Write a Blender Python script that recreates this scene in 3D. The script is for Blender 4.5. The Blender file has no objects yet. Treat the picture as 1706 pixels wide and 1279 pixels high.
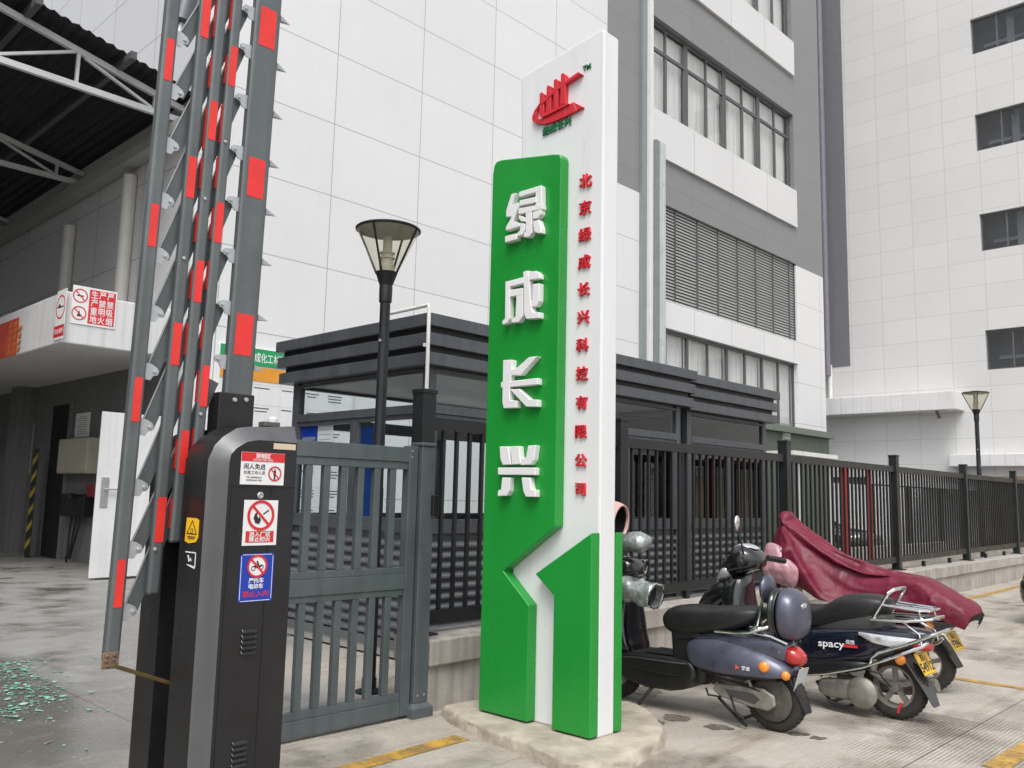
import bpy, bmesh, math, random
import numpy as np
from mathutils import Vector, Matrix
random.seed(7)
SC = bpy.context.scene
COL = SC.collection
# ------------------------------------------------------------------ camera, sky, sun, exposure
def _n(v):
    v = np.array(v, float); return v / np.linalg.norm(v)
FOC, CX, CY, CAMH = 1440.0, 853.0, 639.5, 1.45
_up = _n([255, -11040, 1440]); _x = _n([1397, 222, 1440]); _x = _n(_x - _up * _x.dot(_up)); _y = np.cross(_x, _up)
if _y[0] > 0: _y = -_y
RM = np.array([_x, _y, _up])
cam = bpy.data.cameras.new("camera"); camo = bpy.data.objects.new("camera", cam); COL.objects.link(camo)
cam.sensor_width = 36; cam.lens = FOC / 1706 * 36; cam.clip_end = 500; cam.clip_start = 0.05
m = Matrix.Identity(4)
for i in range(3):
    m[i][0] = RM[i, 0]; m[i][1] = -RM[i, 1]; m[i][2] = -RM[i, 2]
m[2][3] = CAMH
camo.matrix_world = m
SC.camera = camo
W = bpy.data.worlds.new("World"); SC.world = W; W.use_nodes = True
wn = W.node_tree; bg = wn.nodes["Background"]
SUN_EL, SUN_AZ = math.radians(58), math.radians(224)      # azimuth of the sun, measured from +X
sky = wn.nodes.new("ShaderNodeTexSky"); sky.sky_type = 'NISHITA'; sky.sun_disc = False
sky.sun_elevation = SUN_EL; sky.sun_rotation = math.pi / 2 - SUN_AZ; sky.air_density = 1.0; sky.dust_density = 4.0
hs = wn.nodes.new("ShaderNodeHueSaturation"); hs.inputs['Saturation'].default_value = 0.30
wn.links.new(sky.outputs[0], hs.inputs['Color']); wn.links.new(hs.outputs[0], bg.inputs['Color'])
bg.inputs['Strength'].default_value = 0.15
sl = bpy.data.lights.new("sun", 'SUN'); sl.energy = 1.1; sl.angle = math.radians(25); sl.color = (1, .985, .965)
so = bpy.data.objects.new("sun", sl); COL.objects.link(so)
sd = Vector((math.cos(SUN_EL) * math.cos(SUN_AZ), math.cos(SUN_EL) * math.sin(SUN_AZ), math.sin(SUN_EL)))
so.rotation_euler = sd.to_track_quat('Z', 'Y').to_euler()
SC.view_settings.view_transform = 'Standard'; SC.view_settings.look = 'None'
SC.view_settings.gamma = 1; SC.view_settings.use_curve_mapping = False
SC.view_settings.exposure = 0.57
SC.render.engine = 'CYCLES'; SC.cycles.use_denoising = True
SC.cycles.max_bounces = 8; SC.cycles.transparent_max_bounces = 24
# ------------------------------------------------------------------ surveying: a sight line of the photograph cut with a real plane
def P(px, py, ax, val):
    d = RM @ _n([px - CX, py - CY, FOC]); i = 'xyz'.index(ax)
    c = (0, 0, CAMH); t = (val - c[i]) / d[i]
    return Vector((d[0] * t, d[1] * t, CAMH + d[2] * t))
# ------------------------------------------------------------------ materials
MATS = {}
def mat(name, col, rough=.5, metal=0., var=.12, scale=3., bump=0., bscale=40., spec=.5, streak=0., coat=0., trans=0., emit=0., stretch=None, rvar=.12):
    if name in MATS: return MATS[name]
    M = bpy.data.materials.new(name); M.use_nodes = True; nt = M.node_tree; N = nt.nodes; L = nt.links
    b = N["Principled BSDF"]
    b.inputs['Roughness'].default_value = rough; b.inputs['Metallic'].default_value = metal
    b.inputs['Specular IOR Level'].default_value = spec; b.inputs['Coat Weight'].default_value = coat
    b.inputs['Transmission Weight'].default_value = trans
    tc = N.new("ShaderNodeTexCoord")
    mp = N.new("ShaderNodeMapping"); L.new(tc.outputs['Object'], mp.inputs[0])
    if stretch: mp.inputs['Scale'].default_value = stretch
    n1 = N.new("ShaderNodeTexNoise"); n1.inputs['Scale'].default_value = scale; n1.inputs['Detail'].default_value = 8; n1.inputs['Roughness'].default_value = .62
    L.new(mp.outputs[0], n1.inputs[0])
    r = N.new("ShaderNodeMapRange"); r.inputs[1].default_value = .28; r.inputs[2].default_value = .72
    r.inputs[3].default_value = 1 - var; r.inputs[4].default_value = 1 + var * .6
    L.new(n1.outputs[0], r.inputs[0])
    mx = N.new("ShaderNodeMix"); mx.data_type = 'RGBA'; mx.blend_type = 'MULTIPLY'; mx.inputs[0].default_value = 1
    mx.inputs[6].default_value = (*col, 1); L.new(r.outputs[0], mx.inputs[7])
    out = mx.outputs[2]
    if streak:
        mp2 = N.new("ShaderNodeMapping"); mp2.inputs['Scale'].default_value = (9, 9, .35); L.new(tc.outputs['Object'], mp2.inputs[0])
        n2 = N.new("ShaderNodeTexNoise"); n2.inputs['Scale'].default_value = 1.6; n2.inputs['Detail'].default_value = 6; L.new(mp2.outputs[0], n2.inputs[0])
        r2 = N.new("ShaderNodeMapRange"); r2.inputs[1].default_value = .45; r2.inputs[2].default_value = .75; r2.inputs[3].default_value = 1; r2.inputs[4].default_value = 1 - streak
        L.new(n2.outputs[0], r2.inputs[0])
        m2 = N.new("ShaderNodeMix"); m2.data_type = 'RGBA'; m2.blend_type = 'MULTIPLY'; m2.inputs[0].default_value = 1
        L.new(out, m2.inputs[6]); L.new(r2.outputs[0], m2.inputs[7]); out = m2.outputs[2]
    L.new(out, b.inputs['Base Color'])
    rr = N.new("ShaderNodeMapRange"); rr.inputs[1].default_value = .3; rr.inputs[2].default_value = .7
    rr.inputs[3].default_value = max(.02, rough - rvar * .6); rr.inputs[4].default_value = min(1, rough + rvar); L.new(n1.outputs[0], rr.inputs[0]); L.new(rr.outputs[0], b.inputs['Roughness'])
    if bump:
        n3 = N.new("ShaderNodeTexNoise"); n3.inputs['Scale'].default_value = bscale; n3.inputs['Detail'].default_value = 5; L.new(mp.outputs[0], n3.inputs[0])
        bp = N.new("ShaderNodeBump"); bp.inputs['Strength'].default_value = bump; bp.inputs['Distance'].default_value = .01
        L.new(n3.outputs[0], bp.inputs['Height']); L.new(bp.outputs[0], b.inputs['Normal'])
    MATS[name] = M
    return M
def panel_mat(name, col, axis, pitch, org, joint=.02, jcol=.45, rough=.38, var=.03, streak=.018):
    """cladding panels with thin open joints; axis = the horizontal world axis of the wall"""
    M = mat(name, col, rough, 0, var, .5, streak=streak)
    nt = M.node_tree; N = nt.nodes; L = nt.links; b = N["Principled BSDF"]
    src = b.inputs['Base Color'].links[0].from_socket
    tc = N.new("ShaderNodeTexCoord"); sp = N.new("ShaderNodeSeparateXYZ"); L.new(tc.outputs['Object'], sp.inputs[0])
    def line(sock, per, off):
        a = N.new("ShaderNodeMath"); a.operation = 'SUBTRACT'; L.new(sock, a.inputs[0]); a.inputs[1].default_value = off
        q = N.new("ShaderNodeMath"); q.operation = 'DIVIDE'; L.new(a.outputs[0], q.inputs[0]); q.inputs[1].default_value = per
        f = N.new("ShaderNodeMath"); f.operation = 'FRACT'; L.new(q.outputs[0], f.inputs[0])
        g = N.new("ShaderNodeMath"); g.operation = 'LESS_THAN'; L.new(f.outputs[0], g.inputs[0]); g.inputs[1].default_value = joint / per
        fl = N.new("ShaderNodeMath"); fl.operation = 'FLOOR'; L.new(q.outputs[0], fl.inputs[0])
        return g.outputs[0], fl.outputs[0]
    h, ih = line(sp.outputs['XYZ'.index(axis)], pitch[0], org[0]); v, iv = line(sp.outputs[2], pitch[1], org[1])
    mxm = N.new("ShaderNodeMath"); mxm.operation = 'MAXIMUM'; L.new(h, mxm.inputs[0]); L.new(v, mxm.inputs[1])
    cb = N.new("ShaderNodeCombineXYZ"); L.new(ih, cb.inputs[0]); L.new(iv, cb.inputs[1])
    wn_ = N.new("ShaderNodeTexWhiteNoise"); L.new(cb.outputs[0], wn_.inputs[0])
    mr = N.new("ShaderNodeMapRange"); mr.inputs[3].default_value = .968; mr.inputs[4].default_value = 1.012; L.new(wn_.outputs[0], mr.inputs[0])
    m0 = N.new("ShaderNodeMix"); m0.data_type = 'RGBA'; m0.blend_type = 'MULTIPLY'; m0.inputs[0].default_value = 1
    L.new(src, m0.inputs[6]); L.new(mr.outputs[0], m0.inputs[7])
    mx = N.new("ShaderNodeMix"); mx.data_type = 'RGBA'; L.new(mxm.outputs[0], mx.inputs[0]); L.new(m0.outputs[2], mx.inputs[6])
    mx.inputs[7].default_value = (col[0] * jcol, col[1] * jcol, col[2] * jcol, 1)
    L.new(mx.outputs[2], b.inputs['Base Color'])
    return M
def glass_mat(name, tint=(.8, .85, .85), refl=1.0, rough=.0):
    if name in MATS: return MATS[name]
    M = bpy.data.materials.new(name); M.use_nodes = True; nt = M.node_tree; N = nt.nodes; L = nt.links
    N.remove(N["Principled BSDF"]); o = N["Material Output"]
    t = N.new("ShaderNodeBsdfTransparent"); t.inputs[0].default_value = (*tint, 1)
    g = N.new("ShaderNodeBsdfGlossy"); g.inputs['Roughness'].default_value = rough
    lw = N.new("ShaderNodeFresnel"); lw.inputs[0].default_value = 1.5
    ge = N.new("ShaderNodeNewGeometry"); iv = N.new("ShaderNodeMath"); iv.operation = 'SUBTRACT'; iv.inputs[0].default_value = refl; bk = N.new("ShaderNodeMath"); bk.operation = 'MULTIPLY'; bk.inputs[1].default_value = refl
    L.new(ge.outputs['Backfacing'], bk.inputs[0]); L.new(bk.outputs[0], iv.inputs[1])
    ml = N.new("ShaderNodeMath"); ml.operation = 'MULTIPLY'; ml.use_clamp = True; L.new(lw.outputs[0], ml.inputs[0]); L.new(iv.outputs[0], ml.inputs[1])
    mx = N.new("ShaderNodeMixShader"); L.new(ml.outputs[0], mx.inputs[0]); L.new(t.outputs[0], mx.inputs[1]); L.new(g.outputs[0], mx.inputs[2])
    L.new(mx.outputs[0], o.inputs[0]); MATS[name] = M; return M
# ------------------------------------------------------------------ mesh builder
class MB:
    def __init__(s): s.v = []; s.f = []
    def add(s, vs, fs):
        k = len(s.v); s.v += [tuple(x) for x in vs]; s.f += [tuple(i + k for i in q) for q in fs]; return s
    def hexa(s, p):
        return s.add(p, [(0, 3, 2, 1), (4, 5, 6, 7), (0, 1, 5, 4), (1, 2, 6, 5), (2, 3, 7, 6), (3, 0, 4, 7)])
    def box(s, x0, x1, y0, y1, z0, z1):
        return s.hexa([(x0, y0, z0), (x1, y0, z0), (x1, y1, z0), (x0, y1, z0), (x0, y0, z1), (x1, y0, z1), (x1, y1, z1), (x0, y1, z1)])
    def bar(s, p, q, w, h, side=(0, 0, 1)):
        """rectangular bar from p to q: w across (along axis x side), h along side"""
        p = Vector(p); q = Vector(q); d = (q - p).normalized(); sd_ = Vector(side)
        u = d.cross(sd_)
        if u.length < 1e-5: u = d.cross(Vector((1, 0, 0)))
        u.normalize(); v = u.cross(d).normalized()
        r = []
        for c in (p, q):
            for a, b in ((-1, -1), (1, -1), (1, 1), (-1, 1)): r.append(c + u * (w / 2 * a) + v * (h / 2 * b))
        return s.hexa(r)
    def tube(s, pts, r, seg=8, cap=True):
        pts = [Vector(p) for p in pts]; rs = r if isinstance(r, (list, tuple)) else [r] * len(pts)
        n = len(pts); vs = []; prev = None
        for i, p in enumerate(pts):
            d = (pts[min(i + 1, n - 1)] - pts[max(i - 1, 0)])
            if d.length < 1e-7: d = Vector((0, 0, 1))
            d.normalize()
            if prev is None:
                u = d.orthogonal().normalized()
            else:
                u = prev - d * prev.dot(d)
                u = u.normalized() if u.length > 1e-6 else d.orthogonal().normalized()
            prev = u; w = d.cross(u)
            for k in range(seg):
                a = 2 * math.pi * k / seg; vs.append(p + (u * math.cos(a) + w * math.sin(a)) * rs[i])
        fs = []
        for i in range(n - 1):
            for k in range(seg):
                a, b = i * seg + k, i * seg + (k + 1) % seg; fs.append((a, b, b + seg, a + seg))
        if cap: fs.append(tuple(range(seg - 1, -1, -1))); fs.append(tuple((n - 1) * seg + k for k in range(seg)))
        return s.add(vs, fs)
    def lathe(s, prof, c, axis=(0, 0, 1), seg=24, cap=False):
        """prof = [(radius, height along axis)]"""
        c = Vector(c); d = Vector(axis).normalized(); u = d.orthogonal().normalized(); w = d.cross(u); vs = []; fs = []
        for r, h in prof:
            for k in range(seg):
                a = 2 * math.pi * k / seg; vs.append(c + d * h + (u * math.cos(a) + w * math.sin(a)) * r)
        for i in range(len(prof) - 1):
            for k in range(seg):
                a, b = i * seg + k, i * seg + (k + 1) % seg; fs.append((a, b, b + seg, a + seg))
        if cap: fs.append(tuple(range(seg - 1, -1, -1))); fs.append(tuple((len(prof) - 1) * seg + k for k in range(seg)))
        return s.add(vs, fs)
    def prism(s, pts, vec):
        pts = [Vector(p) for p in pts]; vec = Vector(vec); n = len(pts)
        return s.add(pts + [p + vec for p in pts], [tuple(range(n - 1, -1, -1)), tuple(range(n, 2 * n))] + [(i, (i + 1) % n, (i + 1) % n + n, i + n) for i in range(n)])
    def loft(s, rings, closed=True, cap=True):
        n = len(rings[0]); vs = [p for r in rings for p in r]; fs = []
        for i in range(len(rings) - 1):
            for k in range(n if closed else n - 1):
                a, b = i * n + k, i * n + (k + 1) % n; fs.append((a, b, b + n, a + n))
        if cap and closed: fs.append(tuple(range(n - 1, -1, -1))); fs.append(tuple((len(rings) - 1) * n + k for k in range(n)))
        return s.add(vs, fs)
    def ball(s, c, r, seg=16, rings=10):
        rr = Vector(r) if not isinstance(r, (int, float)) else Vector((r, r, r)); R_ = []
        for i in range(rings + 1):
            t = math.pi * i / rings; t = min(max(t, .02), math.pi - .02)
            R_.append([Vector(c) + Vector((rr.x * math.sin(t) * math.cos(2 * math.pi * k / seg), rr.y * math.sin(t) * math.sin(2 * math.pi * k / seg), rr.z * math.cos(t))) for k in range(seg)])
        return s.loft(R_)
    def build(s, name, material, parent=None, bevel=0., smooth=False, seg=2, angle=35, tri=False):
        me = bpy.data.meshes.new(name); me.from_pydata(s.v, [], s.f)
        bm = bmesh.new(); bm.from_mesh(me); bmesh.ops.recalc_face_normals(bm, faces=bm.faces)
        bm.to_mesh(me); bm.free()
        if material: me.materials.append(material)
        if smooth:
            me.polygons.foreach_set('use_smooth', [True] * len(me.polygons)); me.set_sharp_from_angle(angle=math.radians(angle))
        o = bpy.data.objects.new(name, me); COL.objects.link(o)
        if bevel:
            bv = o.modifiers.new("bevel", 'BEVEL'); bv.width = bevel; bv.segments = seg; bv.limit_method = 'ANGLE'; bv.angle_limit = math.radians(40); bv.use_clamp_overlap = True
        if parent: attach(o, parent)
        return o
WLOC = {}
def thing(name, label, cat, loc=(0, 0, 0), group=None, local=False, rot=0.):
    o = bpy.data.objects.new(name, None); COL.objects.link(o); o.location = loc; o.rotation_euler = (0, 0, rot)
    o.empty_display_size = .1
    o['label'] = label; o['category'] = cat
    if group: o['group'] = group
    if local: LOCAL.add(o.name)
    WLOC[o.name] = Vector(loc)
    return o
LOCAL = set()
def attach(o, parent):
    o.parent = parent
    root = parent
    while root.parent: root = root.parent
    if root.name in LOCAL or parent.type == 'MESH': return
    o.matrix_parent_inverse = Matrix.Translation(-WLOC.get(parent.name, Vector((0, 0, 0))))
def tag(o, label, cat, group=None):
    o['label'] = label; o['category'] = cat
    if group: o['group'] = group
    return o
def structure(o): o['kind'] = 'structure'; return o
# ------------------------------------------------------------------ lettering: frames on a surface
class Fr:
    """o = origin, u = reading direction, v = up; n = out of the surface"""
    def __init__(s, o, u, v): s.o = Vector(o); s.u = Vector(u).normalized(); s.v = Vector(v).normalized(); s.n = s.u.cross(s.v)
    def p(s, a, b, c=0): return s.o + s.u * a + s.v * b + s.n * c
    def m(s, a=0, b=0, c=0):
        M = Matrix.Identity(4); q = s.p(a, b, c)
        for i in range(3): M[i][0] = s.u[i]; M[i][1] = s.v[i]; M[i][2] = s.n[i]; M[i][3] = q[i]
        return M
def text(body, size, fr, a, b, depth, material, parent, name="lettering", bold=.0, c=.0, sx=1.0, line=1.0):
    cu = bpy.data.curves.new("t", 'FONT'); cu.body = body; cu.size = size; cu.align_x = 'CENTER'; cu.align_y = 'CENTER'
    cu.extrude = depth / 2; cu.offset = bold * size; cu.resolution_u = 2; cu.space_line = line
    t = bpy.data.objects.new("t", cu); COL.objects.link(t)
    bpy.context.view_layer.update()
    dg = bpy.context.evaluated_depsgraph_get()
    me = bpy.data.meshes.new_from_object(t.evaluated_get(dg)); bpy.data.objects.remove(t); bpy.data.curves.remove(cu)
    # centre on the bounding box
    co = np.zeros(len(me.vertices) * 3); me.vertices.foreach_get('co', co); co = co.reshape(-1, 3)
    if len(co):
        mid = (co[:, :2].max(0) + co[:, :2].min(0)) / 2; co[:, :2] -= mid; co[:, 0] *= sx
        M = np.array(fr.m(a, b, c + depth / 2)); co = co @ M[:3, :3].T + M[:3, 3]
        me.vertices.foreach_set('co', co.ravel())
    me.materials.clear(); me.materials.append(material); me.name = name
    o = bpy.data.objects.new(name, me); COL.objects.link(o)
    if parent: attach(o, parent)
    return o
def plate(fr, w, h, t, mb=None, a=0, b=0, r=0., c=0.):
    mb = mb or MB(); pts = []
    if r:
        for cx_, cy_, a0 in ((w / 2 - r, h / 2 - r, 0), (-w / 2 + r, h / 2 - r, 90), (-w / 2 + r, -h / 2 + r, 180), (w / 2 - r, -h / 2 + r, 270)):
            for k in range(5):
                g = math.radians(a0 + k * 22.5); pts.append((cx_ + r * math.cos(g), cy_ + r * math.sin(g)))
    else: pts = [(w / 2, h / 2), (-w / 2, h / 2), (-w / 2, -h / 2), (w / 2, -h / 2)]
    return mb.prism([fr.p(a + x, b + y, c) for x, y in pts], fr.n * t)
def ring(fr, a, b, r0, r1, t, c, mb=None, slash=True, sl=.16):
    mb = mb or MB(); n = 32
    for k in range(n):
        g0, g1 = 2 * math.pi * k / n, 2 * math.pi * (k + 1) / n
        q = [fr.p(a + R * math.cos(g), b + R * math.sin(g), c) for R, g in ((r0, g0), (r1, g0), (r1, g1), (r0, g1))]
        mb.prism(q, fr.n * t)
    if slash:
        w = r1 * sl / 2; d = r0 * .99
        e = .7071
        q = [fr.p(a + x, b + y, c) for x, y in ((-d * e - w * e, d * e - w * e), (-d * e + w * e, d * e + w * e), (d * e + w * e, -d * e + w * e), (d * e - w * e, -d * e - w * e))]
        mb.prism(q, fr.n * (t + .0006))
    return mb
def disc(fr, a, b, r, t, c, mb=None, n=28, ry=None):
    mb = mb or MB(); ry = ry or r
    return mb.prism([fr.p(a + r * math.cos(2 * math.pi * k / n), b + ry * math.sin(2 * math.pi * k / n), c) for k in range(n)], fr.n * t)
def poly(fr, pts, t, c, mb=None):
    mb = mb or MB(); return mb.prism([fr.p(x, y, c) for x, y in pts], fr.n * t)
# ------------------------------------------------------------------ palette
WHITE = mat("white_paint", (.72, .72, .72), .45, var=.06, streak=.10, scale=1.5)
SIGNW = mat("sign_white", (.74, .75, .755), .32, var=.05, streak=.04, scale=1.2, bump=.04, bscale=2, stretch=(2, 2, .4))
GREEN = mat("sign_green", (.012, .27, .035), .27, var=.10, streak=.05, scale=1.1, bump=.05, bscale=1.6, rvar=.08)
RED = mat("red_acrylic", (.60, .022, .035), .35, var=.06)
SMALLGREEN = mat("small_green", (.02, .18, .07), .4)
TAPE = mat("red_tape", (.75, .035, .03), .38, var=.12, scale=9)
RAILGREY = mat("rail_grey", (.135, .150, .152), .42, metal=.35, var=.18, scale=6, streak=.25, bump=.03)
RAILEDGE = mat("rail_edge", (.22, .225, .225), .42, metal=.35, var=.12)
CABBLACK = mat("cabinet_black", (.016, .016, .017), .30, var=.3, scale=7, streak=.25, bump=.02, bscale=120)
CABGREY = mat("cabinet_grey", (.125, .127, .13), .42, metal=.4, var=.15, streak=.2)
VOID = mat("matt_black", (.006, .006, .006), .8)
GALV = mat("galvanised", (.50, .51, .52), .38, metal=.6, var=.12, scale=20)
CHROME = mat("chrome", (.72, .72, .72), .12, metal=1., var=.08, scale=20)
BRASS = mat("rusty_brass", (.17, .12, .045), .55, metal=.5, var=.45, scale=25, bump=.1)
RUST = mat("rusty_plate", (.20, .13, .085), .7, metal=.3, var=.4, scale=30)
GATEG = mat("gate_green_grey", (.112, .130, .140), .40, metal=.3, var=.16, streak=.22, scale=4)
FENCE = mat("fence_charcoal", (.022, .024, .026), .38, metal=.3, var=.2, streak=.2)
BOOTHG = mat("booth_charcoal", (.10, .107, .12), .38, metal=.35, var=.15, streak=.2, scale=3)
BOOTHD = mat("booth_dark", (.022, .024, .027), .42, metal=.3, var=.15)
POLE = mat("lamp_post_black", (.018, .020, .024), .40, metal=.3, var=.25, streak=.2)
CONC = mat("old_concrete", (.40, .37, .33), .82, var=.30, scale=2.5, bump=.35, bscale=35, streak=.35)
RAWC = mat("rough_concrete", (.43, .385, .31), .9, var=.38, scale=5, bump=.8, bscale=22)
YPAINT = mat("yellow_road_paint", (.52, .30, .045), .72, var=.55, scale=9, bump=.2)
BLACKP = mat("black_plastic", (.012, .012, .013), .34, var=.25, scale=8)
SEATM = mat("black_vinyl", (.014, .014, .015), .42, var=.3, scale=30, bump=.15, bscale=160)
RUBBER = mat("tyre_rubber", (.034, .030, .026), .82, var=.6, scale=9, bump=.3, bscale=90)
PURPLE = mat("purple_grey_paint", (.095, .098, .140), .32, metal=.45, var=.30, scale=5, coat=.35, rvar=.2)
NAVY = mat("navy_black_paint", (.010, .012, .026), .16, metal=.2, var=.12, coat=.8)
GLOSSBLK = mat("gloss_black_paint", (.008, .009, .011), .12, var=.12, coat=.8)
MOTOR = mat("dirty_aluminium", (.30, .28, .25), .5, metal=.55, var=.35, scale=14)
SILVER = mat("silver_foil", (.46, .50, .485), .26, metal=.55, var=.25, scale=14, bump=.9, bscale=26)
PINK = mat("pink_shell", (.72, .44, .40), .3, var=.06)
REDLAMP = mat("red_lens", (.42, .02, .02), .12, var=.1, coat=.6)
ORANGE = mat("amber_lens", (.75, .24, .02), .15, var=.1, coat=.5)
CLEARL = mat("clear_lens", (.62, .63, .64), .08, metal=.5, var=.2, scale=20, coat=.8)
PLATEY = mat("plate_yellow", (.78, .47, .03), .4, var=.1)
PLATEK = mat("plate_black", (.02, .02, .02), .5)
MAROON = mat("maroon_nylon", (.15, .012, .032), .46, var=.28, scale=5, bump=.75, bscale=15, spec=.35)
LINING = mat("black_lining", (.01, .01, .011), .6)
BAGM = mat("pink_plastic_bag", (.62, .34, .38), .22, var=.35, scale=9, bump=.9, bscale=22)
BAGM.node_tree.nodes["Principled BSDF"].inputs["Alpha"].default_value = .72
INK = mat("ink_black", (.02, .02, .02), .5, var=0)
SIGNRED = mat("sign_red", (.62, .025, .030), .4, var=.06)
SIGNBLUE = mat("sign_blue", (.010, .045, .38), .35, var=.06)
PAPER = mat("sign_paper_white", (.76, .76, .76), .4, var=.03)
YELLOWS = mat("sticker_yellow", (.85, .50, .015), .4, var=.08)
TAN = mat("beige_label", (.62, .50, .38), .5, var=.1)
PVC = mat("white_pvc", (.70, .70, .68), .35, var=.06, streak=.12)
PIPEC = mat("cream_pipe", (.56, .55, .50), .4, var=.08, streak=.15)
CURTAIN = mat("curtain", (.80, .80, .78), .8, var=.10, scale=1.2, stretch=(6, 6, .4))
GREYWALL = panel_mat("grey_cladding", (.225, .225, .228), 'X', (2.35, 1.48), (20.0, 9.25), .02, .75)
FACADE = panel_mat("white_cladding", (.71, .715, .72), 'X', (2.2, 1.475), (9.25, 7.23), .018, .50)
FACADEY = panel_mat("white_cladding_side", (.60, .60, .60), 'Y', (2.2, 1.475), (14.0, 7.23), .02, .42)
OFFICE = panel_mat("office_cladding", (.62, .62, .615), 'Y', (1.24, .93), (12.67, .2), .018, .72)
SLATE = mat("slate_strip", (.165, .167, .182), .5, var=.06, streak=.1)
WFRAME = mat("window_frame_grey", (.12, .12, .125), .4, metal=.3, var=.1)
GLASS = glass_mat("window_glass", (.94, .95, .95), 1.6)
BGLASS = glass_mat("booth_glass", (.94, .96, .96), 1.2)
DGLASS = mat("dark_glass", (.010, .011, .012), .04, var=.1, spec=.9)
LAMPGL = glass_mat("lamp_glass", (.88, .87, .80), 1.0, .05)
SHADEW = mat("recess_shade_grey", (.16, .16, .158), .75, var=.15, streak=.2)  # wall grey, with some of the shade under the awning put into it
ROOFM = mat("canopy_sheet", (.012, .013, .015), .6, var=.25, scale=1.5)
STEELW = mat("white_steel", (.60, .60, .60), .4, metal=.1, var=.10)
SLATM = mat("booth_slat_skylit", (.15, .158, .168), .36, metal=.3, var=.15, streak=.2)  # slats lighter than the frame, sky light on their tops put into colour
BLUEP = mat("blue_plastic", (.02, .10, .42), .4, var=.1)
from mathutils import noise as _nz
def noise_(a, b): return _nz.noise(Vector((a, b, 3.1)))
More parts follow.
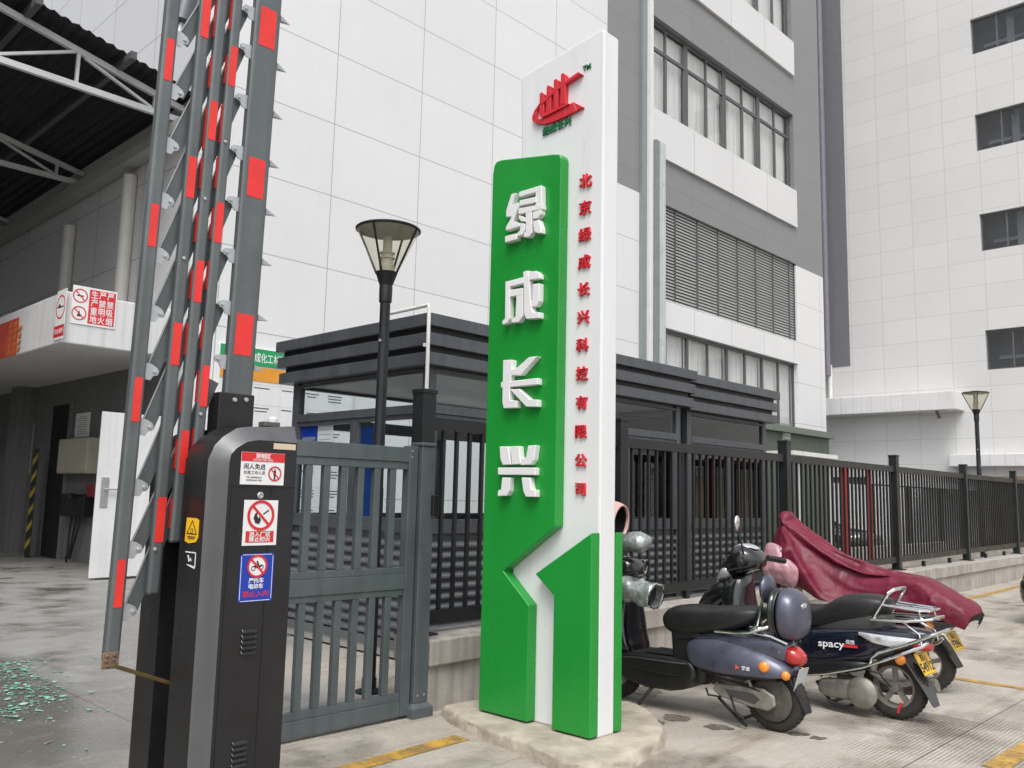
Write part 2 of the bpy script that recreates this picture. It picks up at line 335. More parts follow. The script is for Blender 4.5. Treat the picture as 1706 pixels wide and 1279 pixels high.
# ================================================================== GROUND
def ground_mat():
    M = bpy.data.materials.new("wet_concrete_ground"); M.use_nodes = True; nt = M.node_tree; N = nt.nodes; L = nt.links
    b = N["Principled BSDF"]; tc = N.new("ShaderNodeTexCoord"); O = tc.outputs['Object']
    def noise(sc, det=8, rough=.6, st=None, rot=0, dist=0.):
        s_ = O
        if st:
            mp = N.new("ShaderNodeMapping"); mp.inputs['Scale'].default_value = st; mp.inputs['Rotation'].default_value = (0, 0, rot); L.new(O, mp.inputs[0]); s_ = mp.outputs[0]
        n = N.new("ShaderNodeTexNoise"); n.inputs['Scale'].default_value = sc; n.inputs['Detail'].default_value = det; n.inputs['Roughness'].default_value = rough; n.inputs['Distortion'].default_value = dist
        L.new(s_, n.inputs[0]); return n.outputs[0]
    def rng(s_, a, b_, c, d, cl=True):
        r = N.new("ShaderNodeMapRange"); r.inputs[1].default_value = a; r.inputs[2].default_value = b_; r.inputs[3].default_value = c; r.inputs[4].default_value = d; r.clamp = cl
        L.new(s_, r.inputs[0]); return r.outputs[0]
    def mth(op, a, b_):
        n = N.new("ShaderNodeMath"); n.operation = op
        for i, x in enumerate((a, b_)):
            if isinstance(x, (int, float)): n.inputs[i].default_value = x
            else: L.new(x, n.inputs[i])
        return n.outputs[0]
    def mixc(f, a, b_, mode='MIX'):
        m_ = N.new("ShaderNodeMix"); m_.data_type = 'RGBA'; m_.blend_type = mode
        if isinstance(f, (int, float)): m_.inputs[0].default_value = f
        else: L.new(f, m_.inputs[0])
        for i, x in ((6, a), (7, b_)):
            if isinstance(x, tuple): m_.inputs[i].default_value = (*x, 1)
            else: L.new(x, m_.inputs[i])
        return m_.outputs[2]
    sp = N.new("ShaderNodeSeparateXYZ"); L.new(O, sp.inputs[0]); X, Y = sp.outputs[0], sp.outputs[1]
    big = noise(.55, 6, .55); mid = noise(2.3, 9, .62); fine = noise(28, 6, .7); strk = noise(1.3, 7, .6, (.35, 3.2, 1), math.radians(38), .4)
    # yard (behind the barrier) is greyer than the street parking
    yard = mth('MULTIPLY', rng(mth('ADD', Y, mth('MULTIPLY', mid, .5)), 4.7, 5.3, 0, 1), mth('MAXIMUM', rng(X, 4.2, 3.6, 0, 1), rng(Y, 6.4, 7.4, 0, 1)))
    base = mixc(yard, (.465, .428, .375), (.29, .288, .275))
    base = mixc(rng(mid, .3, .7, 0, 1), base, mixc(1.0, base, (.86, .845, .82), 'MULTIPLY'))
    base = mixc(mth('MULTIPLY', rng(strk, .52, .66, 0, .9), mth('SUBTRACT', 1, yard)), base, mixc(1., base, (.74, .70, .65), 'MULTIPLY'))
    base = mixc(mth('MULTIPLY', rng(strk, .36, .30, 0, .55), mth('SUBTRACT', 1, yard)), base, (.62, .59, .53))
    # cast slabs: joints
    def joint(s_, per, off, w):
        f = mth('FRACT', mth('DIVIDE', mth('SUBTRACT', s_, off), per), 0); return mth('LESS_THAN', f, w / per)
    jt = mth('MAXIMUM', joint(X, 4.2, 2.43, .014), joint(Y, 4.6, 1.9, .014))
    base = mixc(mth('MULTIPLY', jt, .6), base, (.07, .065, .06))
    # wet film
    wet = mth('MAXIMUM', rng(mth('ADD', mth('MULTIPLY', big, .62), mth('MULTIPLY', mid, .38)),   .48, .60, 0, .95), mth('MULTIPLY', rng(mth('ADD', X, mth('MULTIPLY', mid, .5)), 2.85, 2.6, 0, 1), rng(Y, 9.5, 8.8, 0, 1)))
    wet = mth('MULTIPLY', wet, rng(mid, .25, .45, .45, 1))
    base = mixc(wet, base, mixc(1., base, (.56, .545, .525), 'MULTIPLY'))
    base = mixc(.35, base, mixc(1., base, rgb_of(N, L, fine), 'MULTIPLY'))
    L.new(base, b.inputs['Base Color'])
    L.new(mth('ADD', rng(wet, 0, 1, .58, .08), mth('MULTIPLY', fine, .10)), b.inputs['Roughness'])
    # broom grooves in front of the sign
    wv = N.new("ShaderNodeTexWave"); wv.wave_type = 'BANDS'; wv.bands_direction = 'Y'; wv.inputs['Scale'].default_value = 12.5; wv.inputs['Distortion'].default_value = .4; wv.inputs['Detail'].default_value = 2
    L.new(O, wv.inputs[0])
    gm = mth('MULTIPLY', rng(noise(.9, 3), .44, .54, 0, 1), mth('SUBTRACT', 1, yard))
    h = mth('ADD', mth('MULTIPLY', mth('MULTIPLY', wv.outputs[0], gm), .55), mth('ADD', mth('MULTIPLY', fine, .35), mth('MULTIPLY', mid, .8)))
    h = mth('MULTIPLY', h, rng(wet, 0, 1, 1, .35))
    bp = N.new("ShaderNodeBump"); bp.inputs['Strength'].default_value = .45; bp.inputs['Distance'].default_value = .02; L.new(h, bp.inputs['Height']); L.new(bp.outputs[0], b.inputs['Normal'])
    gl = mth('MULTIPLY', gm, rng(wv.outputs[0], 0, .3, .45, 0))
    base2 = mixc(gl, base, mixc(1., base, (.5, .47, .43), 'MULTIPLY')); L.new(base2, b.inputs['Base Color'])
    return M
def rgb_of(N, L, s_):
    r = N.new("ShaderNodeMapRange"); r.inputs[1].default_value = .3; r.inputs[2].default_value = .7; r.inputs[3].default_value = .45; r.inputs[4].default_value = 1.15; L.new(s_, r.inputs[0])
    c = N.new("ShaderNodeCombineColor")
    for i in range(3): L.new(r.outputs[0], c.inputs[i])
    return c.outputs[0]
mb = MB(); mb.add([(-150, -150, 0), (250, -150, 0), (250, 250, 0), (-150, 250, 0)], [(0, 1, 2, 3)])
structure(mb.build("ground", ground_mat()))
# painted lines, 4 mm thick sheets on the ground
def line_mesh(x0, y0, x1, y1, w):
    d = Vector((x1 - x0, y1 - y0, 0)); n_ = Vector((-d.y, d.x, 0)).normalized() * w / 2; a = Vector((x0, y0, .004)); b_ = Vector((x1, y1, .004))
    return MB().add([a - n_, b_ - n_, b_ + n_, a + n_], [(0, 1, 2, 3)])
def worn_paint():
    M = bpy.data.materials.new("worn_yellow_paint"); M.use_nodes = True; nt = M.node_tree; N = nt.nodes; L = nt.links; b = N["Principled BSDF"]
    tc = N.new("ShaderNodeTexCoord"); n = N.new("ShaderNodeTexNoise"); n.inputs['Scale'].default_value = 6; n.inputs['Detail'].default_value = 9; n.inputs['Roughness'].default_value = .7; L.new(tc.outputs['Object'], n.inputs[0])
    r = N.new("ShaderNodeValToRGB"); r.color_ramp.elements[0].position = .38; r.color_ramp.elements[0].color = (.24, .155, .06, 1); r.color_ramp.elements[1].position = .6; r.color_ramp.elements[1].color = (.56, .325, .05, 1)
    L.new(n.outputs[0], r.inputs[0]); L.new(r.outputs[0], b.inputs['Base Color']); b.inputs['Roughness'].default_value = .5
    n2 = N.new("ShaderNodeTexNoise"); n2.inputs['Scale'].default_value = 14; n2.inputs['Detail'].default_value = 8; n2.inputs['Roughness'].default_value = .75; L.new(tc.outputs['Object'], n2.inputs[0])
    a = N.new("ShaderNodeMapRange"); a.inputs[1].default_value = .36; a.inputs[2].default_value = .46; L.new(n2.outputs[0], a.inputs[0]); L.new(a.outputs[0], b.inputs['Alpha'])
    return M
WP = worn_paint()
def gp(px, py): q = P(px, py, 'z', 0); return q.x, q.y
a = gp(560, 1287); c = gp(770, 1229)
for p0, p1, w in ((gp(1570, 1127), (8.12, -4), .11), (gp(1752, 1222), gp(1655, 1281), .13), ((12.5, 4.42), (34, 4.95), .12), (a, c, .13)):
    structure(line_mesh(*p0, *p1, w).build("yellow_road_marking", WP))
# green flakes on the wet ground, left
mb = [MB(), MB()]; rr = random.Random(3)
for i in range(640):
    cl = rr.random()
    if cl < .45: px, py = rr.gauss(20, 30), rr.gauss(1118, 12)
    elif cl < .8: px, py = rr.gauss(45, 30), rr.gauss(1160, 16)
    elif cl < .88: px, py = rr.gauss(15, 20), rr.gauss(1190, 8)
    else: px, py = rr.uniform(-40, 180), rr.uniform(1080, 1260)
    q = P(px, max(1076, min(py, 1276)), 'z', 0); s_ = rr.choice((.006, .008, .010, .014, .022, .034)) * rr.uniform(.7, 1.3); an = rr.uniform(0, 6.28); el = rr.uniform(.35, .9); a2 = rr.uniform(0, 3.14)
    pts = []; n_ = rr.choice((4, 5, 6, 7))
    for k in range(n_):
        g = an + k * 6.2832 / n_; R_ = s_ * rr.uniform(.35, 1); u, v = R_ * math.cos(g), R_ * math.sin(g) * el
        pts.append((q.x + u * math.cos(a2) - v * math.sin(a2), q.y + u * math.sin(a2) + v * math.cos(a2), .0025 + i * 5e-6 + rr.uniform(0, .25) * s_))
    mb[rr.random() < .3].add(pts, [tuple(range(n_))])
o = mb[0].build("green_litter", mat("green_flakes", (.17, .42, .33), .6, var=.45, scale=9)); o['kind'] = 'stuff'
o2 = mb[1].build("pale_flakes", mat("pale_flakes", (.33, .50, .43), .6, var=.4, scale=9), o); o2['kind'] = 'stuff'
# wet stains left on the slab beside the scooters
WETM = mat("wet_stain", (.17, .15, .125), .22, var=.3, scale=14, rvar=.1); rr = random.Random(11)
for cx_, cy_, w_, h_ in ((1128, 1195, 34, 8), (1196, 1211, 30, 6), (1100, 1203, 9, 5), (1330, 1222, 26, 4), (1362, 1229, 20, 4), (1075, 1150, 34, 12)):
    c0 = P(cx_, cy_, 'z', .003); e1 = P(cx_ + w_, cy_ + h_ * .4, 'z', .003) - c0; e2 = P(cx_, cy_ + h_, 'z', .003) - c0; pts = []
    for k in range(26):
        g = 2 * math.pi * k / 26; r_ = .72 + .42 * noise_(math.cos(g) * 1.3 + cx_, math.sin(g) * 1.3); pts.append(c0 + e1 * math.cos(g) * r_ + e2 * math.sin(g) * r_)
    structure(MB().add(pts, [tuple(range(26))]).build("wet_stain", WETM))
# ================================================================== SIGN PYLON
def rough_slab(name, outline, h, label, cat):
    cen = sum((Vector(p) for p in outline), Vector((0, 0))) / len(outline); rr = random.Random(5); n0 = len(outline); pts = []
    for i in range(n0):
        a_, b_ = Vector(outline[i]), Vector(outline[(i + 1) % n0])
        for k in range(14): pts.append(a_.lerp(b_, k / 14))
    n1 = len(pts)
    for _ in range(3): pts = [(pts[i - 1] + pts[i] * 2 + pts[(i + 1) % n1]) / 4 for i in range(n1)]
    pts = [p + (p - cen) * (.025 * noise_(p.x * 3, p.y * 3) + .012 * noise_(p.x * 9, p.y * 9)) for p in pts]
    rings = []
    for f, z in ((1.03, -.02), (1.02, h * .22), (1.012, h * .45), (1.004, h * .70), (.996, h * .88), (.98, h * .97), (.95, h * .99), (.90, h), (.75, h), (.6, h), (.4, h), (.1, h)):
        row = []
        for p in pts:
            g = f + (.02 * noise_(p.x * 6 + z * 31, p.y * 6) + .015 * noise_(p.x * 17, p.y * 17 + z * 60)) * (1 if f > .9 else .2)
            row.append(Vector((cen.x + (p.x - cen.x) * g, cen.y + (p.y - cen.y) * g, z + (.009 * noise_(p.x * 5, p.y * 5 + f * 20) * (1 if f > .85 else .15) if z > 0 else 0))))
        rings.append(row)
    return tag(MB().loft(rings).build(name, RAWC, smooth=True, angle=60), label, cat)
ol = [gp(*p) for p in ((740, 1192), (752, 1206), (785, 1222), (860, 1254), (930, 1284), (985, 1302), (1050, 1280), (1096, 1252), (1108, 1226), (1080, 1200), (1050, 1185))] + [(4.62, 3.9), (4.5, 4.35), (4.1, 4.42)]
rough_slab("concrete_footing", ol, .072, "rough uneven concrete footing poured round the foot of the green and white pylon", "concrete footing")
XS = 4.06; XW = 4.14; YN = 3.24
sg = thing("sign_pylon", "tall green and white company pylon sign with raised Chinese characters, standing before the fence", "sign", (4.2, 3.7, .1))
def sp(px, py, X=XS): return P(px, py, 'x', X)
def shaped(pts, X, depth, offx=0):
    """outline in photograph px on the plane x = X, thickened along +x"""
    q = [sp(a_, b_, X) for a_, b_ in pts]
    return MB().prism(q, (depth, 0, 0))
# white body: front at XW, near edge flush with YN
zb = .071
top = [sp(869, 250, XW), sp(868, 136, XW), sp(871, 128, XW), sp(880, 121, XW)]
tr = sp(1006, 45, XW)
body = [Vector((XW, top[0].y, zb))] + top + [Vector((XW, YN + .02, tr.z - .005)), Vector((XW, YN, tr.z - .03)), Vector((XW, YN, zb))]
MB().prism(body, (.155, 0, 0)).build("white_body", SIGNW, sg, bevel=.012)
# small round lifting eye on top
MB().lathe([(.0, .0), (.02, .0), (.022, .02), (.012, .035), (.0, .036)], sp(958, 74, XW) + Vector((.07, 0, -.01))).build("lifting_cap", WHITE, sg, smooth=True)
# upper green panel
gtop = [(822, 290), (823, 276), (827, 269), (835, 266), (922, 256.5), (929, 258), (932, 264)]
zt = [sp(*p) for p in gtop]
g1 = zt + [sp(925, 877), sp(838, 951), sp(881, 1008), Vector((XS, sp(881, 1008).y, zb + .012)), Vector((XS, sp(797, 1168).y, zb + .012))]
g1[0].y = g1[-1].y
yr = sp(925, 877).y
for q in g1[5:8]:
    if abs(q.y - yr) < .05: q.y = yr
g1[6].y = yr; g1[5].y = yr + .012
MB().prism(g1, (.0795, 0, 0)).build("green_panel", GREEN, sg, bevel=.008, seg=3)
# lower green panel, and its twin on the back
lowp = [(983, 887), (891, 956), (922, 992)]
l = [sp(*p) for p in lowp]; l[0].y = YN - .004
l2 = l + [Vector((XS, l[2].y, zb + .012)), Vector((XS, YN - .004, zb + .012))]
MB().prism(l2, (.0795, 0, 0)).build("lower_green_panel", GREEN, sg, bevel=.008, seg=3)
MB().prism([Vector((XW + .156, q.y, q.z)) for q in l2], (.07, 0, 0)).build("back_green_panel", GREEN, sg, bevel=.006)
MB().prism([Vector((XW + .156, q.y, q.z)) for q in g1], (.07, 0, 0)).build("back_upper_panel", GREEN, sg, bevel=.006)
# big raised characters, traced stroke by stroke
A = lambda a_, b_: (820 + a_ / 4.739, 290 + b_ / 4.739)
B = lambda a_, b_: (820 + a_ / 4.567, 560 + b_ / 4.567)
BIG = {
 '绿': (A, [[(150, 156), (184, 146), (168, 200), (152, 248), (207, 222), (209, 252), (163, 372), (211, 383), (213, 411), (104, 446), (108, 412), (152, 335), (107, 338), (110, 282)],
          [(100, 489), (191, 466), (193, 513), (100, 539)],
          [(210, 139), (386, 86), (388, 128), (211, 180)], [(341, 112), (388, 99), (390, 262), (341, 270)], [(215, 206), (346, 176), (346, 222), (214, 250)], [(205, 270), (392, 233), (392, 274), (205, 318)],
          [(262, 288), (312, 277), (310, 462), (290, 494), (247, 497), (247, 466), (264, 450)], [(208, 322), (245, 334), (262, 345), (262, 374), (225, 370), (208, 350)],
          [(222, 384), (255, 390), (255, 438), (236, 478), (198, 491), (196, 463), (217, 440)], [(318, 300), (386, 274), (384, 314), (358, 347), (322, 353)], [(321, 372), (366, 357), (386, 425), (388, 463), (360, 466), (330, 453)]]),
 '成': (A, [[(103, 848), (136, 842), (134, 1138), (118, 1174), (78, 1189), (80, 1155), (99, 1140)], [(104, 850), (246, 811), (246, 862), (136, 887)], [(134, 914), (238, 897), (240, 950), (134, 969)],
          [(190, 950), (240, 940), (240, 1120), (210, 1166), (148, 1173), (150, 1144), (182, 1124)],
          [(243, 770), (281, 759), (291, 830), (300, 1000), (312, 1062), (327, 1092), (371, 1089), (371, 1136), (268, 1143), (249, 1100), (248, 900)],
          [(286, 770), (345, 764), (371, 790), (373, 823), (288, 834)], [(317, 869), (371, 860), (369, 1000), (350, 1041), (285, 1051), (288, 1020), (316, 990)]]),
 '长': (B, [[(82, 182), (151, 178), (146, 250), (131, 380), (133, 486), (184, 490), (184, 544), (86, 548), (75, 500)], [(65, 350), (344, 317), (344, 366), (65, 393)],
          [(147, 249), (186, 240), (276, 159), (344, 151), (215, 296), (147, 297)], [(134, 405), (206, 400), (286, 481), (343, 481), (343, 536), (257, 536)]]),
 '兴': (B, [[(55, 838), (116, 838), (131, 920), (137, 976), (78, 979), (60, 930)], [(139, 838), (201, 835), (217, 971), (150, 976)], [(271, 832), (331, 829), (316, 940), (290, 976), (213, 980), (217, 935), (256, 920)],
          [(42, 999), (326, 999), (326, 1056), (42, 1053)], [(74, 1075), (134, 1075), (128, 1176), (110, 1213), (40, 1216), (42, 1175), (65, 1165)], [(221, 1075), (283, 1075), (296, 1165), (326, 1170), (326, 1223), (254, 1221), (235, 1180)]]),
}
BODYW = mat("letter_white", (.76, .76, .76), .35, var=.05)
XL = XS - .045
for ch, (fn, strokes) in BIG.items():
    mb = MB()
    for k, s_ in enumerate(strokes):
        q = [sp(*fn(*p), XL + .0012 * (k % 4)) for p in s_]; mb.prism(q, (XS - XL + .002 - .0012 * (k % 4), 0, 0))
    mb.build("big_character", BODYW, sg, bevel=.003, seg=1)
# column of small red characters
SF = Fr((XW, 0, 0), (0, -1, 0), (0, 0, 1))
def fr_at(px, py): return sp(px, py, XW)
for ch, cx_, cy_ in zip("北京绿成长兴科技有限公司", (977, 976, 975.7, 974.7, 974, 973, 971.5, 971, 970.4, 969.5, 969, 968.5), (301.6, 346, 391, 436.6, 482, 528, 575, 622, 670.6, 719, 767, 815)):
    q = fr_at(cx_, cy_); hgt = (sp(cx_, cy_ - 12, XW) - sp(cx_, cy_ + 12, XW)).length
    text(ch, hgt * 1.0, Fr(q, (0, -1, 0), (0, 0, 1)), 0, 0, .016, RED, sg, "red_character", bold=.013, sx=1.08)
# emblem
E_ = lambda a_, b_: (860 + a_ / 8.53, 90 + b_ / 8.53)
EMB = [[(330, 560), (362, 540), (396, 570), (389, 845), (325, 872)], [(430, 460), (461, 437), (496, 465), (487, 800), (421, 826)], [(530, 370), (563, 347), (598, 375), (587, 750), (526, 776)], [(632, 285), (663, 262), (701, 295), (692, 702), (621, 728)],
       [(335, 700), (425, 600), (545, 490), (655, 402), (880, 250), (919, 275), (690, 428), (560, 527), (450, 627), (372, 706)], [(330, 868), (720, 688), (748, 704), (702, 735), (362, 905)]]
SW = [(325, 700), (255, 800), (222, 890), (225, 940), (280, 985), (400, 994), (520, 962), (700, 882), (860, 802), (946, 748), (810, 677), (700, 745), (560, 830), (400, 908), (322, 925), (284, 895), (292, 800)]
mb = MB()
for k, s_ in enumerate(EMB): mb.prism([sp(*E_(*p), XW - .03 - .0012 * k) for p in s_], (.031 + .0012 * k, 0, 0))
n = len(SW)   # swoosh as a quad strip between its outer and inner edge
out_, in_ = SW[:10], [SW[0]] + [SW[16], SW[15], SW[14], SW[13], SW[13], SW[12], SW[11], SW[10], SW[9]]
for i in range(9):
    qd = [out_[i], out_[i + 1], in_[i + 1], in_[i]]
    pp = []
    for p in qd:
        if not pp or (abs(p[0] - pp[-1][0]) + abs(p[1] - pp[-1][1])) > 1: pp.append(p)
    if (abs(pp[0][0] - pp[-1][0]) + abs(pp[0][1] - pp[-1][1])) < 1: pp.pop()
    if len(pp) > 2: mb.prism([sp(*E_(*p), XW - .024) for p in pp], (.025, 0, 0))
mb.build("red_emblem", RED, sg, bevel=.002, seg=1)
for ch, a_, b_ in zip("绿成长兴", (435, 535, 637, 742), (1095, 1055, 1010, 960)):
    q = sp(*E_(a_, b_), XW); text(ch, .062, Fr(q, (0, -1, 0), (0, 0, 1)), 0, 0, .012, SMALLGREEN, sg, "small_green_character", bold=.02)
text("TM", .05, Fr(sp(*E_(1010, 190), XW), (0, -1, 0), (0, 0, 1)), 0, 0, .008, SMALLGREEN, sg, "trademark", bold=.02)
# ================================================================== LOW WALL + FENCE (they run a hair off the x axis)
SL = .029
def wy(x, off=0.): return 4.57 + SL * (x - 4.2) + off
def wall_box(mb, x0, x1, o0, o1, z0, z1):
    return mb.hexa([(x0, wy(x0, o0), z0), (x1, wy(x1, o0), z0), (x1, wy(x1, o1), z0), (x0, wy(x0, o1), z0), (x0, wy(x0, o0), z1), (x1, wy(x1, o0), z1), (x1, wy(x1, o1), z1), (x0, wy(x0, o1), z1)])
lw = thing("low_wall", "low stained concrete wall with a thick coping under the charcoal fence", "wall", (4.0, 4.6, 0))
wall_box(MB(), 3.98, 46, 0, .30, -.05, .30).build("wall_base", CONC, lw)
mb = MB()
x = 3.96
while x < 46:
    x1 = min(x + 3.4, 46); wall_box(mb, x, x1 - .006, -.035, .36, .301, .475); x = x1
mb.build("coping", CONC, lw, bevel=.012)
FO = .22                                     # fence line, behind the wall face
fn = thing("metal_fence", "long charcoal metal fence of thin vertical bars on the low concrete wall", "fence", (4.05, 4.8, .475))
posts = [4.05, 6.49, 9.98, 13.85, 17.6, 21.4, 25.2, 29, 32.8]
fz = lambda x: 2.02 + .0045 * (x - 6)
for i, x in enumerate(posts):
    mb = MB(); w = .06 if i else .062
    wall_box(mb, x - w, x + w, FO - w, FO + w, .478, fz(x) + (.15 if i else .17))
    wall_box(mb, x - .11, x + .11, FO - .11, FO + .11, .476, .49)
    wall_box(mb, x - w - .006, x + w + .006, FO - w - .006, FO + w + .006, fz(x) + (.145 if i else .165), fz(x) + (.175 if i else .195))
    mb.build("fence_post", FENCE, fn, bevel=.004)
for x0, x1 in zip(posts[:-1], posts[1:]):
    mb = MB(); a0, a1 = x0 + .065, x1 - .065
    def rl(z0, z1, hw):
        mb.hexa([(a0, wy(a0, FO - hw), fz(x0) - 2.02 + z0), (a1, wy(a1, FO - hw), fz(x1) - 2.02 + z0), (a1, wy(a1, FO + hw), fz(x1) - 2.02 + z0), (a0, wy(a0, FO + hw), fz(x0) - 2.02 + z0),
                 (a0, wy(a0, FO - hw), fz(x0) - 2.02 + z1), (a1, wy(a1, FO - hw), fz(x1) - 2.02 + z1), (a1, wy(a1, FO + hw), fz(x1) - 2.02 + z1), (a0, wy(a0, FO + hw), fz(x0) - 2.02 + z1)])
    rl(1.93, 2.02, .03); rl(.55, .64, .028)
    nb = int((a1 - a0) / .142); st = (a1 - a0) / (nb + 1)
    for k in range(1, nb + 1):
        x = a0 + st * k; wall_box(mb, x - .0135, x + .0135, FO - .0135, FO + .0135, .6, fz(x) - .07)
    for x in (a0 + (a1 - a0) * .33, a0 + (a1 - a0) * .72): wall_box(mb, x - .03, x + .03, FO - .025, FO + .025, .474, .56)
    mb.build("bar_panel", FENCE, fn)
# ================================================================== GATE
GY = 4.57
gt = thing("pedestrian_gate", "grey green metal pedestrian gate with upright bars in two tiers beside the black barrier cabinet", "gate", (2.75, GY, .02))
gx0, gx1 = 2.62, 3.80
mb = MB()
mb.box(gx0, gx1 - .075, GY - .03, GY + .03, 1.665, 1.762); mb.box(gx0, gx1 - .075, GY - .022, GY + .022, 1.615, 1.6645)
mb.box(gx0, gx1 - .075, GY - .03, GY + .03, .83, .93); mb.box(gx0, gx1 - .075, GY - .022, GY + .022, .9305, .972); mb.box(gx0, gx1 - .075, GY - .022, GY + .022, .79, .8295)
mb.box(gx0, gx1 - .075, GY - .03, GY + .03, .022, .118); mb.box(gx0, gx1 - .075, GY - .022, GY + .022, .1185, .165)
mb.box(gx1 - .0745, gx1, GY - .035, GY + .035, .02, 1.775); mb.box(gx0 - .07, gx0 - .0005, GY - .035, GY + .035, .02, 1.775)
mb.build("gate_frame", GATEG, gt, bevel=.003)
for z0, z1 in ((.9725, 1.6145), (.1655, .7895)):
    for k in range(8):
        x = 2.70 + k * .1295; mb = MB(); mb.box(x - .024, x + .024, GY - .02, GY + .02, z0, z1); mb.build("gate_bar", GATEG, gt, bevel=.003)
mb = MB()
for z in (1.70, 1.74): mb.lathe([(.0, .0), (.006, .0), (.006, .004), (0, .005)], (gx1 - .055, GY - .036, z), (0, -1, 0), 8)
mb.build("rivets", GALV, gt)
gp_ = thing("gate_post", "square grey green gate post with a stepped foot, at the low wall's end", "post", (3.87, GY, 0))
MB().box(3.815, 3.93, GY - .06, GY + .055, .09, 1.775).build("post_shaft", GATEG, gp_, bevel=.004)
MB().box(3.808, 3.938, GY - .068, GY + .062, 1.776, 1.803).build("post_cap", GATEG, gp_, bevel=.008)
mb = MB(); mb.box(3.785, 3.96, GY - .09, GY + .085, 0.0, .06); mb.hexa([(3.785, GY - .09, .0605), (3.96, GY - .09, .0605), (3.96, GY + .085, .0605), (3.785, GY + .085, .0605), (3.81, GY - .065, .09), (3.935, GY - .065, .09), (3.935, GY + .06, .09), (3.81, GY + .06, .09)])
mb.build("post_foot", GATEG, gp_, bevel=.003)
q = P(722, 842, 'y', GY - .06); MB().box(q.x - .025, 3.955, GY - .09, GY - .061, q.z - .07, q.z + .07).build("lock_box", BLACKP, gp_, bevel=.006)
mb = MB()
for dx in (.03, .085): mb.lathe([(0, 0), (.007, 0), (.006, .005), (0, .006)], (3.815 + dx, GY - .061, .14), (0, -1, 0), 10)
mb.build("bolts", GALV, gp_, smooth=True)
# ================================================================== BARRIER
YF = 2.5; XLc = 1.286; XR = 1.585; CH = .044
ba = thing("boom_barrier", "black barrier cabinet with warning stickers and a raised grey fence boom with red stripes", "barrier", (1.43, 2.72, 0))
def bp_(px, py): return P(px, py, 'y', YF)
# front profile: inner edge of the grey band (front face) and outer edge (set back by CH)
zt_in = bp_(494, 738).z; zt_out = P(503, 717, 'y', YF + CH).z
inner = [bp_(*p) for p in ((452, 734), (430, 733), (412, 736), (395, 746), (385, 757), (380, 770), (378, 787))]
xin = bp_(377, 852).x
inner = [Vector((XR - .012, YF, zt_in))] + [Vector((max(q.x, xin), YF, min(q.z, zt_in + .004))) for q in inner] + [Vector((xin, YF, 0.02))]
outer_px = ((452, 711), (416, 710.5), (395, 713), (372, 727), (358, 741), (347, 765), (342, 800))
outer = [Vector((XR, YF + CH, zt_out + .012))] + [P(*p, 'y', YF + CH) for p in outer_px]
outer = [Vector((max(q.x, XLc), q.y, q.z)) for q in outer] + [Vector((XLc, YF + CH, .02))]
n = len(inner)
mb = MB(); mb.add(inner + [Vector((XR - .012, YF, .02))], [tuple(range(n + 1))]); mb.build("front_panel", CABBLACK, ba)
mb = MB(); mb.add(inner + outer, [(i, i + 1, n + i + 1, n + i) for i in range(n - 1)]); mb.build("grey_trim", CABGREY, ba, smooth=True, angle=50)
def shell(y0, y1, off=0.0):
    mb = MB(); a_ = [Vector((q.x + (off if q.x < 1.4 else -off * .3), y0, q.z - off)) for q in outer]; b_ = [Vector((q.x, y1, q.z)) for q in a_]
    a_.append(Vector((XR, y0, .02))); b_.append(Vector((XR, y1, .02))); k = len(a_)
    return mb.add(a_ + b_, [(i, i + 1, k + i + 1, k + i) for i in range(k - 1)] + [tuple(range(k - 1, -1, -1)), tuple(range(k, 2 * k))])
shell(YF + CH + .001, 2.695).build("front_shell", CABBLACK, ba, smooth=True, angle=50)
shell(2.805, 2.945).build("rear_shell", CABBLACK, ba, smooth=True, angle=50)
shell(2.6955, 2.8045, .09).build("slot", VOID, ba)
MB().add([(XR - .012, YF, .02), (XR, YF + CH, .02), (XR, YF + CH, zt_out), (XR - .012, YF, zt_in)], [(0, 1, 2, 3)]).build("side_trim", CABBLACK, ba)
MB().box(1.25, 1.63, 2.47, 2.98, 0, .0195).build("base_plate", GALV, ba)
mb = MB(); zs = bp_(430, 811).z; mb.box(xin + .001, XR - .014, YF - .0015, YF - .0002, zs - .0015, zs + .0015)
for px in (446, ): xx = bp_(px, 900).x; mb.box(xx - .001, xx + .001, YF - .0012, YF - .0002, .1, zs - .002)
xx = xin + .012; mb.box(xx - .001, xx + .001, YF - .0012, YF - .0002, .1, zs - .002)
mb.build("panel_seams", VOID, ba)
q = bp_(433, 825); MB().lathe([(0, 0), (.011, 0), (.011, .004), (.007, .006), (.007, .002), (0, .002)], q, (0, -1, 0), 20).build("key_lock", CHROME, ba, smooth=True)
for cx_, cy_ in ((414, 1068), (398, 1255)):
    mb = MB(); q = bp_(cx_, cy_)
    for k in range(5):
        z = q.z + .032 - k * .0165
        mb.hexa([(q.x - .026, YF - .0005, z - .004), (q.x + .026, YF - .0005, z - .004), (q.x + .026, YF - .0005, z + .005), (q.x - .026, YF - .0005, z + .005), (q.x - .024, YF - .009, z - .004), (q.x + .024, YF - .009, z - .004), (q.x + .024, YF - .002, z + .005), (q.x - .024, YF - .002, z + .005)])
    mb.build("vent_louvres", CABBLACK, ba)
q = bp_(470, 709); MB().box(q.x - .03, q.x + .03, YF + .06, YF + .1, zt_out + .005, zt_out + .022).build("top_bracket", mat("olive_grey", (.09, .095, .085), .5), ba, bevel=.003)
MB().lathe([(0, 0), (.016, 0), (.016, .012), (.009, .018), (0, .018)], (q.x + .012, YF + .08, zt_out + .022), seg=16).build("white_knob", PVC, ba, smooth=True)
